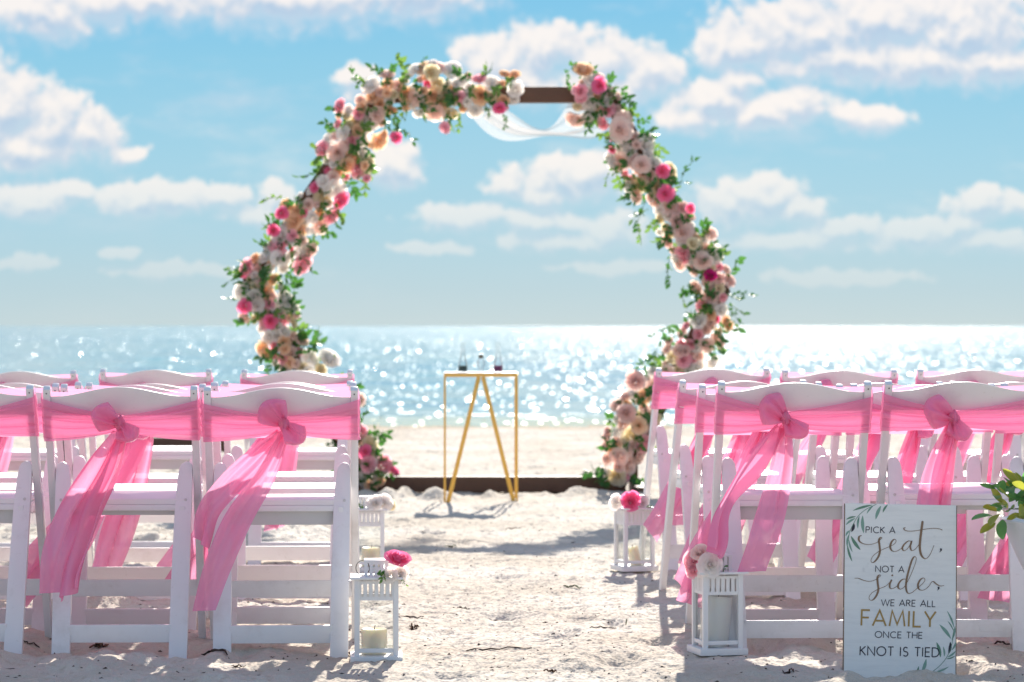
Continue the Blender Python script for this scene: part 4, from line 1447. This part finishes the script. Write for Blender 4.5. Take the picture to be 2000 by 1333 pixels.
def build_lanterns():
    # left, near
    y = 8.93; s = F / y
    x = px(735, y); z = CH - (1283 - HY) / s
    add_lantern(x, y, R0(3), 'white slotted lantern beside the front left aisle chair', z)
    candle(x - 0.006, y, z + 0.0085, 0.038, 0.074, 'short ivory pillar candle inside the lantern by the front left chair', M['candle'])
    top = z + 0.238
    posy(x, y, top, 'hot pink and white roses on the lantern by the front left chair',
         [(0.062, -0.05, 0.040, 'hot_pink', 0.038, (0.25, -0.55, 0.9)), (0.066, -0.042, 0.008, 'white', 0.027, (0.5, -1, 0.0)), (0.044, -0.062, 0.004, 'white', 0.026, (-0.2, -1, 0.2))],
         [(0.03, -0.06, 0.0, (-0.3, -0.5, 0.5), 0.26), (0.03, -0.07, 0.012, (-0.1, -0.8, -0.4), 0.24), (0.075, -0.06, 0.0, (0.4, -0.3, -0.8), 0.2)], 1)
    # left, farther
    y = 12.1; s = F / y
    x = px(719, y); z = CH - (1110 - HY) / s
    add_lantern(x, y, R0(2), 'white slotted lantern farther down the aisle on the left side', z)
    candle(x + 0.012, y, z + 0.0085, 0.038, 0.074, 'ivory pillar candle inside the farther left lantern', M['candle'])
    posy(x, y, z + 0.238, 'white roses on the farther left lantern',
         [(0.060, -0.04, 0.022, 'white', 0.036, (0.3, -1, 0.3)), (0.030, -0.055, 0.020, 'white', 0.032, (0.0, -1, 0.4)), (0.085, -0.02, 0.014, 'cream', 0.026, (0.8, -0.8, 0.2))],
         [(-0.02, -0.05, 0.0, (-0.6, -0.5, 0.3), 0.22)], 2)
    # right, near: turned
    y = 9.0; s = F / y
    x = px(1401, y); z = CH - (1268 - HY) / s
    add_lantern(x, y, R0(13), 'white slotted lantern beside the front right aisle chair, turned to the aisle', z, 0.226, 0.122)
    candle(x - 0.012, y, z + 0.0085, 0.043, 0.150, 'tall white candle slumping sideways inside the lantern by the front right chair', M['white_candle'], (0.10, 0.0))
    posy(x, y, z + 0.232, 'pale pink and white roses on the lantern by the front right chair',
         [(-0.064, -0.03, 0.030, 'pink', 0.034, (-0.6, -1, 0.3)), (-0.052, -0.045, 0.050, 'blush', 0.028, (-0.2, -0.8, 0.8)), (-0.025, -0.062, 0.022, 'white', 0.036, (0.05, -1, 0.15)), (-0.070, -0.035, 0.006, 'pink', 0.028, (-0.8, -1, -0.1))],
         [(0.01, -0.05, 0.0, (0.6, -0.6, 0.4), 0.15)], 3)
    # right, farther: turned more
    y = 12.1; s = F / y
    x = px(1239, y); z = CH - (1108 - HY) / s
    add_lantern(x, y, R0(17), 'white slotted lantern farther down the aisle on the right side', z)
    candle(x + 0.008, y, z + 0.0085, 0.022, 0.075, 'small ivory candle leaning inside the farther right lantern', M['candle'], (-0.22, 0.0))
    posy(x, y, z + 0.238, 'hot pink rose between white roses on the farther right lantern',
         [(-0.018, -0.06, 0.024, 'hot_pink', 0.040, (0.0, -1, 0.25)), (-0.066, -0.03, 0.020, 'white', 0.036, (-0.5, -1, 0.2)), (0.030, -0.02, 0.022, 'white', 0.026, (0.5, -1, 0.3))],
         [(0.04, -0.05, 0.0, (0.8, -0.4, 0.3), 0.18)], 4)


build_lanterns()


# ------------------------------------------------------------------ the sign
def arc(cx, cy, rx, ry, a0, a1, n=14):
    return [(cx + rx * math.cos(R0(a)), cy + ry * math.sin(R0(a))) for a in np.linspace(a0, a1, n)]


GLYPH = {   # strokes on a unit-height grid, with advance width
    'P': (0.56, [[(0, 0), (0, 1)], [(0, 1), (0.28, 1)] + arc(0.28, 0.74, 0.24, 0.26, 90, -90) + [(0, 0.48)]]),
    'I': (0.12, [[(0.03, 0), (0.03, 1)]]),
    'C': (0.86, [arc(0.48, 0.5, 0.46, 0.5, 48, 312, 24)]),
    'K': (0.62, [[(0, 0), (0, 1)], [(0.56, 1), (0.02, 0.48)], [(0.12, 0.57), (0.60, 0)]]),
    'A': (0.84, [[(0, 0), (0.41, 1), (0.82, 0)], [(0.14, 0.33), (0.68, 0.33)]]),
    'N': (0.78, [[(0, 0), (0, 1), (0.74, 0), (0.74, 1)]]),
    'O': (1.00, [arc(0.49, 0.5, 0.48, 0.5, 90, 450, 32)]),
    'T': (0.62, [[(0, 1), (0.60, 1)], [(0.30, 1), (0.30, 0)]]),
    'W': (1.20, [[(0, 1), (0.30, 0), (0.59, 1), (0.88, 0), (1.18, 1)]]),
    'E': (0.54, [[(0.5, 1), (0, 1), (0, 0), (0.5, 0)], [(0, 0.52), (0.45, 0.52)]]),
    'R': (0.60, [[(0, 0), (0, 1)], [(0, 1), (0.26, 1)] + arc(0.26, 0.76, 0.24, 0.24, 90, -90) + [(0, 0.52)], [(0.24, 0.52), (0.56, 0)]]),
    'L': (0.48, [[(0, 1), (0, 0), (0.46, 0)]]),
    'F': (0.50, [[(0.5, 1), (0, 1), (0, 0)], [(0, 0.52), (0.45, 0.52)]]),
    'M': (0.96, [[(0, 0), (0.14, 1), (0.47, 0.12), (0.80, 1), (0.94, 0)]]),
    'Y': (0.70, [[(0, 1), (0.34, 0.46), (0.68, 1)], [(0.34, 0.46), (0.34, 0)]]),
    'D': (0.78, [[(0, 0), (0, 1), (0.26, 1)] + arc(0.26, 0.5, 0.48, 0.5, 90, -90, 18) + [(0, 0)]]),
    'H': (0.72, [[(0, 0), (0, 1)], [(0.68, 0), (0.68, 1)], [(0, 0.52), (0.68, 0.52)]]),
    'S': (0.56, [arc(0.27, 0.745, 0.22, 0.255, 35, 270, 14) + arc(0.27, 0.25, 0.25, 0.25, 90, -150, 16)[0:]]),
    ' ': (0.30, []),
}


def ribbon(poly, width, off, verts, faces):
    """flat stroke in board space (u right, v up, metres), raised by off"""
    P = np.asarray(poly, float)
    n = len(P)
    base = len(verts)
    for i in range(n):
        a = P[i] - P[max(i - 1, 0)]; b = P[min(i + 1, n - 1)] - P[i]
        la, lb = np.linalg.norm(a), np.linalg.norm(b)
        if la > 1e-9: a = a / la
        if lb > 1e-9: b = b / lb
        T = a + b
        if np.linalg.norm(T) < 1e-6: T = b if lb > 1e-9 else a
        T = T / np.linalg.norm(T)
        N = np.array([-T[1], T[0]])
        ref = b if lb > 1e-9 else a
        k = 1.0 / max(0.45, abs(N @ np.array([-ref[1], ref[0]])))
        w = width[i] if hasattr(width, '__len__') else width
        for sgn in (1, -1):
            q = P[i] + N * (sgn * w / 2 * k)
            verts.append((q[0], -off, q[1]))
    for i in range(n - 1):
        faces.append((base + 2 * i, base + 2 * i + 1, base + 2 * i + 3, base + 2 * i + 2))


BW, BH = 0.3135, 0.484


def bz(x, y):
    """position in the enlarged view of the board -> board metres (origin bottom middle)"""
    v = (y - 28) / 1287.0
    u = (x - (10 + 32 * v)) / (802 + 13 * v)
    return ((u - 0.5) * BW, (1 - v) * BH)


def build_sign():
    y = 8.56; s = F / y
    x = px(1757, y); z = CH - (1322 - HY) / s
    t = thing('welcome_sign', 'whitewashed wooden seating sign with black and gold lettering propped on the sand', 'sign', (x, y, z))
    t.rotation_euler = (R0(-7), R0(1.1), R0(-1.5))
    bm = bmesh.new()
    n = 6
    link('board', box_mesh('board', -BW / 2, BW / 2, 0.0, 0.014, -0.012, BH, M['board'], 0.0012, 1), t)
    for sx in (-1, 1):
        x0 = sx * BW / 2
        link('board_edge', box_mesh('board_edge', min(x0, x0 + sx * 0.0022), max(x0, x0 + sx * 0.0022), 0.0006, 0.0134, -0.011, BH - 0.001, M['board_edge'], 0.0004, 1), t)
    OFF = 0.0006

    def caps(text, x0, x1, ya, yb, mat, wt):
        adv = 0.0
        gl = []
        for c in text:
            w, st = GLYPH[c]
            gl.append((adv, st)); adv += w + 0.20
        adv -= 0.20
        A = np.array(bz(x0, yb)); B = np.array(bz(x1, yb)); Tp = np.array(bz(x0, ya))
        ex = (B - A) / adv; ez = Tp - A
        verts, faces = [], []
        for q, (o, st) in enumerate(gl):
            for m_, p in enumerate(st):
                ribbon([A + ex * (o + a) + ez * b for a, b in p], wt, OFF + 0.00012 * (m_ % 3), verts, faces)
        link('lettering', mesh_from('lettering', verts, faces, mat), t)
    k = BW / 815.0
    caps('PICK A', 167, 379, 202, 247, M['ink'], 6.0 * k)
    caps('NOT A', 247, 454, 494, 539, M['ink'], 6.0 * k)
    caps('WE ARE ALL', 297, 690, 745, 790, M['ink'], 6.0 * k)
    caps('FAMILY', 158, 697, 826, 941, M['gold_ink'], 13.5 * k)
    caps('ONCE THE', 260, 605, 983, 1028, M['ink'], 6.0 * k)
    caps('KNOT IS TIED', 156, 732, 1096, 1162, M['ink'], 8.0 * k)

    def script(strokes, label):
        verts, faces = [], []
        for q, (st, lo, hi) in enumerate(strokes):
            C = catmull(np.array(st, float), max(24, len(st) * 9))
            dv = np.gradient(C, axis=0)
            L = np.linalg.norm(dv, axis=1) + 1e-9
            down = np.clip(dv[:, 1] / L, 0, 1) ** 1.5
            kern = np.ones(7) / 7
            down = np.convolve(np.pad(down, 3, mode='edge'), kern, mode='valid')
            w = (lo + (hi - lo) * down) * k
            w[0] *= 0.5; w[-1] *= 0.4
            ribbon([bz(a, b) for a, b in C], w, OFF + 0.0002 + 0.00015 * q, verts, faces)
        o = link('script_lettering', mesh_from('script_lettering', verts, faces, M['bronze_ink']), t)
        o['label'] = label
    seat = [
        ([(137, 268), (119, 279), (120, 308), (148, 329), (195, 335), (243, 322), (272, 298), (284, 284), (275, 280), (263, 300), (268, 338), (273, 385), (262, 428), (238, 462), (219, 470), (211, 452), (226, 420), (262, 388), (310, 362), (352, 343), (380, 322), (387, 302), (374, 292), (355, 312), (346, 348), (360, 378), (390, 382), (424, 362), (437, 345)], 4.0, 15),
        ([(499, 306), (478, 302), (450, 325), (434, 356), (446, 376), (470, 362), (492, 325), (499, 306), (491, 345), (502, 373), (526, 364), (548, 335), (560, 310)], 4.2, 13),
        ([(573, 150), (567, 215), (561, 290), (560, 350), (571, 402), (594, 430), (616, 428), (640, 392), (662, 330)], 4.2, 17),
        ([(452, 203), (440, 207), (446, 221), (475, 229), (530, 224), (590, 212), (650, 204), (695, 207), (718, 216)], 4.4, 9),
    ]
    script(seat, 'flowing bronze script word')
    side = [
        ([(96, 590), (125, 590), (160, 603), (205, 611), (248, 598), (275, 577), (285, 565), (275, 562), (262, 580), (266, 625), (272, 670), (260, 715), (236, 748), (215, 750), (207, 728), (228, 695), (275, 666), (325, 643), (352, 615), (366, 596)], 4.0, 15),
        ([(366, 594), (353, 630), (357, 657), (378, 660), (408, 640), (428, 612)], 4.2, 13),
        ([(472, 590), (446, 590), (420, 618), (414, 650), (432, 664), (460, 645), (486, 595), (512, 530), (533, 465), (537, 430), (524, 419), (507, 445), (487, 520), (473, 595), (471, 650), (484, 690), (512, 690), (548, 660), (588, 622), (606, 594), (596, 577), (572, 592), (557, 630), (568, 663), (600, 667), (634, 640), (654, 608), (668, 602), (690, 620), (718, 634), (747, 630)], 4.0, 14),
        ([(366, 557), (369, 562), (368, 568)], 10, 12),
    ]
    script(side, 'flowing bronze script word')
    verts, faces = [], []
    for (a, b) in (((710, 358), (703, 382)), ((704, 645), (697, 668))):
        C = [(a[0] - 4, a[1] + 2), (a[0] + 3, a[1] + 3), (a[0] + 3, a[1] + 11), (b[0], b[1])]
        ribbon([bz(*c) for c in catmull(np.array(C, float), 12)], np.array([6, 12, 15, 16, 15, 13, 11, 9, 7, 5, 3.5, 2.5]) * k, OFF + 0.001, verts, faces)
    link('comma', mesh_from('comma', verts, faces, M['ink']), t)

    # printed olive branches in two corners
    def leafshape(a, b, w, mat, q):
        A = np.array(a, float); B = np.array(b, float)
        d = B - A; nrm = np.array([-d[1], d[0]]) / np.linalg.norm(d)
        tt = np.linspace(0, 1, 14)
        C = [A + d * s_ + nrm * 5 * math.sin(math.pi * s_) for s_ in tt]
        wd = np.array([max(0.6, w * math.sin(math.pi * min(1, s_ * 1.0)) ** 0.8) for s_ in tt]) * k
        verts, faces = [], []
        ribbon([bz(*c) for c in C], wd, OFF * 0.35 + 0.00006 * (q % 5), verts, faces)
        link('printed_leaf', mesh_from('printed_leaf', verts, faces, mat), t)
    lv = [((208, 38), (66, 84), 17), ((214, 44), (168, 106), 12), ((270, 42), (234, 146), 24), ((318, 32), (284, 94), 15), ((116, 122), (108, 218), 15), ((140, 118), (152, 252), 24), ((92, 128), (20, 152), 14), ((88, 140), (20, 192), 16), ((52, 232), (22, 276), 14),
          ((60, 274), (133, 378), 24), ((46, 300), (76, 396), 13), ((46, 262), (36, 356), 16), ((36, 340), (76, 466), 16),
          ((832, 944), (775, 818), 14), ((812, 1026), (724, 922), 24), ((826, 965), (782, 894), 9), ((818, 1038), (838, 930), 16), ((820, 1112), (850, 1044), 14), ((742, 1166), (708, 1054), 24), ((768, 1160), (756, 1084), 13), ((608, 1286), (638, 1178), 24), ((562, 1296), (586, 1234), 14), ((700, 1280), (806, 1232), 13), ((790, 1164), (850, 1116), 14), ((782, 1176), (848, 1152), 10)]
    for q, (a, b, w) in enumerate(lv):
        leafshape(a, b, w, M['print_leaf' if q % 3 else 'print_leaf_dark'], q)
    for q, (a, b) in enumerate((((62, 244), (78, 176)), ((798, 1140), (808, 1048)))):
        leafshape(a, b, 22, M['ink'], q + 3)
    for st in ([(236, 32), (165, 70), (110, 120), (76, 180), (52, 240), (40, 310)], [(684, 1276), (740, 1226), (782, 1170), (812, 1100), (826, 1020), (830, 950)]):
        verts, faces = [], []
        C = catmull(np.array(st, float), 40)
        ribbon([bz(*c) for c in C], 4.0 * k, OFF * 0.8, verts, faces)
        link('printed_stem', mesh_from('printed_stem', verts, faces, M['print_leaf_dark']), t)
    return t


build_sign()


# ------------------------------------------------------------------ planter at the right edge
def build_planter():
    y = 8.62; s = F / y
    x = px(2092, y)
    t = thing('planter', 'glossy white flared planter at the right edge beside the sign', 'planter', (x, y, 0.0))
    zr = CH - (1016 - HY) / s
    link('bowl', lathe_mesh('bowl', [(0.055, zr - 0.235), (0.085, zr - 0.215), (0.118, zr - 0.17), (0.147, zr - 0.115), (0.172, zr - 0.06), (0.192, zr - 0.015), (0.200, zr), (0.196, zr + 0.004), (0.186, zr - 0.006), (0.150, zr - 0.04)], M['planter'], 64), t)
    link('stem', lathe_mesh('stem', [(0.10, -0.02), (0.10, 0.012), (0.080, 0.03), (0.045, 0.07), (0.040, zr - 0.25), (0.056, zr - 0.232)], M['planter'], 48), t)
    rnd = random.Random(12)
    p = thing('potted_greenery', 'waxy oval green leaves spilling from the white planter', 'plant', (x, y, zr))
    # oval leaves on short stems
    def oval(L, W, seed):
        r = np.random.RandomState(seed)
        prof = [(0, .05), (.12, .5), (.3, .9), (.5, 1.0), (.7, .9), (.87, .6), (.97, .25), (1.0, 0.02)]
        bend = r.uniform(-0.25, 0.35)
        vs, fs = [], []
        for (q, w) in prof:
            for k in range(5):
                sg = k / 2 - 1
                vs.append((L * q, sg * W / 2 * w, -bend * L * q * q + 0.22 * W * w * sg * sg))
        for i in range(len(prof) - 1):
            for k in range(4):
                b = i * 5 + k
                fs.append((b, b + 1, b + 6, b + 5))
        return vs, fs
    spots = [(1930, 1004, (-0.9, -0.3, -0.1), 0.052, 0.026, 'planter_leaf_green'), (1935, 1018, (-0.9, -0.4, -0.55), 0.046, 0.020, 'planter_leaf'), (1940, 1000, (-0.5, -0.7, -0.5), 0.048, 0.027, 'planter_leaf'),
             (1950, 1012, (-0.1, -0.6, -0.9), 0.050, 0.026, 'planter_leaf_green'), (1962, 990, (-0.5, -0.7, 0.1), 0.044, 0.022, 'planter_leaf_green'), (1965, 972, (-0.7, -0.4, 0.5), 0.040, 0.020, 'planter_leaf'),
             (1985, 955, (-0.5, -0.4, 0.6), 0.044, 0.022, 'planter_leaf'), (1990, 970, (-0.9, -0.5, -0.1), 0.040, 0.024, 'planter_leaf_green'), (1988, 985, (-0.2, -0.9, -0.3), 0.040, 0.026, 'planter_leaf'), (1975, 1005, (0.3, -0.9, -0.4), 0.038, 0.026, 'planter_leaf'),
             (1955, 985, (-0.9, -0.1, 0.3), 0.034, 0.016, 'planter_leaf'), (1996, 1000, (0.1, -1, -0.6), 0.040, 0.028, 'planter_leaf'), (1998, 945, (0.2, -0.6, 0.7), 0.045, 0.024, 'planter_leaf_green'), (1945, 990, (-0.6, -0.3, 0.3), 0.036, 0.02, 'planter_leaf_green')]
    for i in range(80):
        spots.append((rnd.uniform(1945, 2100), rnd.uniform(945, 1012), (rnd.uniform(-1, 1), rnd.uniform(-1, 0.2), rnd.uniform(-0.3, 0.9)), rnd.uniform(0.034, 0.05), rnd.uniform(0.018, 0.027), rnd.choice(('planter_leaf', 'planter_leaf_green'))))
    for i, (a, b, d, L, W, mt) in enumerate(spots):
        vs, fs = oval(L * 1.25, W * 1.3, i)
        o = link('leaf', mesh_from('leaf', vs, fs, M[mt], True), p)
        aim(o, d, rnd.uniform(-0.7, 0.7))
        dy = -0.10 * rnd.random() - (0.02 if i < 14 else -0.06)
        o.location = (px(a, y) - x, dy, CH - (b - HY) / s - zr)
    for i in range(16):
        a = rnd.uniform(1950, 2150); b = rnd.uniform(960, 1000)
        e = Vector((px(a, y) - x, rnd.uniform(-0.1, 0.05), CH - (b - HY) / s - zr))
        link('stem', tube_mesh('stem', [(e.x * 0.35, 0, -0.03), tuple(e * 0.6 + Vector((0, 0, 0.01))), tuple(e)], 0.0014, M['stem'], 5), p)
    link('soil_moss', lathe_mesh('soil_moss', [(0.15, -0.036), (0.12, -0.02), (0.06, -0.008), (0.01, 0.0)], M['greenbit'], 24), p)


build_planter()


# ------------------------------------------------------------------ bits on the sand
def build_litter():
    # far timber lying on the beach, seen between the left chairs
    yb = ground_depth(884)
    o = thing('driftwood_timber', 'long dark timber lying on the beach behind the left chairs', 'timber', (px(352, yb), yb, sand_z(px(352, yb), yb)))
    link('plank', box_mesh('plank', -0.36, 0.36, -0.05, 0.05, -0.02, 0.105, M['wood'], 0.006), o)
    link('plank', box_mesh('plank', -0.42, 0.30, 0.056, 0.14, -0.02, 0.085, M['wood'], 0.006), o)
    rnd = random.Random(21)
    twigs = [(975, 1272, 150, -3, 'twig', 'long thin dry seaweed strand lying across the middle of the aisle', 0.0028), (1172, 1228, 75, 14, 'twig', 'crooked dark twig on the sand near the right front lantern', 0.0022), (1222, 1218, 16, 75, 'greenbit', 'short green stalk sticking up from the aisle sand', 0.0022),
             (1118, 1152, 42, -6, 'greenbit', 'small tangle of green seaweed in the middle distance of the aisle', 0.004), (802, 1206, 62, 3, 'twig', 'dark twig beside the left front lantern', 0.0026), (880, 1066, 26, 10, 'greenbit', 'little green leaf scrap in the shadow band of the aisle', 0.004),
             (903, 1190, 20, 0, 'twig', 'tiny dark scrap of seaweed left of the aisle middle', 0.004), (808, 1231, 20, 0, 'leaf_litter', 'small brown leaf near the left front lantern', 0.005), (1500, 1257, 80, 2, 'twig', 'dark clump of dry seaweed under the front right chair', 0.006), (1590, 1250, 60, -2, 'twig', 'dark seaweed strands behind the sign', 0.004),
             (1690, 1258, 60, 3, 'leaf_litter', 'brown seaweed stalk beside the foot of the sign', 0.004), (195, 1268, 40, 4, 'leaf_litter', 'curled brown leaf under the second left chair', 0.006), (60, 1264, 40, -5, 'twig', 'dark twig between the two leftmost front chairs', 0.003), (420, 1282, 60, 3, 'twig', 'dark twig at the foot of the front left aisle chair', 0.004), (465, 1303, 34, 10, 'twig', 'bent dark twig in front of the left aisle chair', 0.003),
             (1960, 1274, 40, 0, 'twig', 'dark seaweed scrap below the planter', 0.004), (1000, 1030, 40, 6, 'leaf_litter', 'thin tan stalk on the sand before the gold table', 0.003), (1075, 1316, 30, -4, 'leaf_litter', 'brown flake of seaweed in the near aisle', 0.004), (1540, 1320, 26, 5, 'twig', 'small dark twig in the shade before the right chairs', 0.003), (690, 1277, 26, -30, 'leaf_litter', 'brown leaf leaning on the leg of the left aisle chair', 0.007)]
    for (x, y, L, ang, mt, lab, rad) in twigs:
        d = ground_depth(y); s = F / d
        n = 9
        rad *= 0.75
        Lm = 0.85 * L / s
        pts = []
        for i in range(n):
            f = i / (n - 1) - 0.5
            pts.append((px(x, d) + f * Lm, d + rnd.uniform(-0.03, 0.03), 0))
        up = abs(ang) > 40
        P3 = []
        for i, (a, b, c) in enumerate(pts):
            if up:
                f = i / (n - 1)
                P3.append((px(x, d) + 0.004 * f, d, sand_z(px(x, d), d) + f * Lm))
            else:
                P3.append((a, b, sand_z(a, b) + rad * 0.6 + rnd.uniform(0, rad * 2.2)))
        rr = [rad * (0.4 + 0.9 * math.sin(math.pi * (0.1 + 0.8 * i / (n - 1)))) * rnd.uniform(0.6, 1.3) for i in range(n)]
        o = link('seaweed_strand' if mt != 'leaf_litter' else 'dry_leaf', tube_mesh('strand', P3, rr, M[mt], 6))
        tag(o, lab, 'seaweed' if mt != 'leaf_litter' else 'leaf', 'bits of seaweed on the sand')
    # uncountable crumbs of shell and weed
    verts, faces = [], []
    N = 1500
    r = np.random.RandomState(3)
    yy = 1 / r.uniform(1 / 22.0, 1 / 8.0, N); xx = r.uniform(-0.19, 0.19, N) * yy
    zz = sand_height(xx[None, :].copy(), yy[None, :].copy())[0]
    for i in range(N):
        L = r.uniform(0.003, 0.012) * (2.2 if r.rand() < 0.06 else 1); W = r.uniform(0.0015, 0.004); H = r.uniform(0.002, 0.005)
        a = r.uniform(0, 3.14); c, s = math.cos(a), math.sin(a)
        b = len(verts)
        for (p, q, h) in ((-L, 0, 0), (0, -W, 0), (L, 0, 0), (0, W, 0), (L * r.uniform(-.4, .4), 0, H)):
            verts.append((xx[i] + p * c - q * s, yy[i] + p * s + q * c, zz[i] + h - 0.0005))
        faces.extend([(b, b + 1, b + 4), (b + 1, b + 2, b + 4), (b + 2, b + 3, b + 4), (b + 3, b, b + 4)])
    o = link('beach_crumbs', mesh_from('beach_crumbs', verts, faces, M['twig']))
    tag(o, 'scattered dark crumbs of seaweed and shell on the sand', 'crumbs', None, 'stuff')


build_litter()
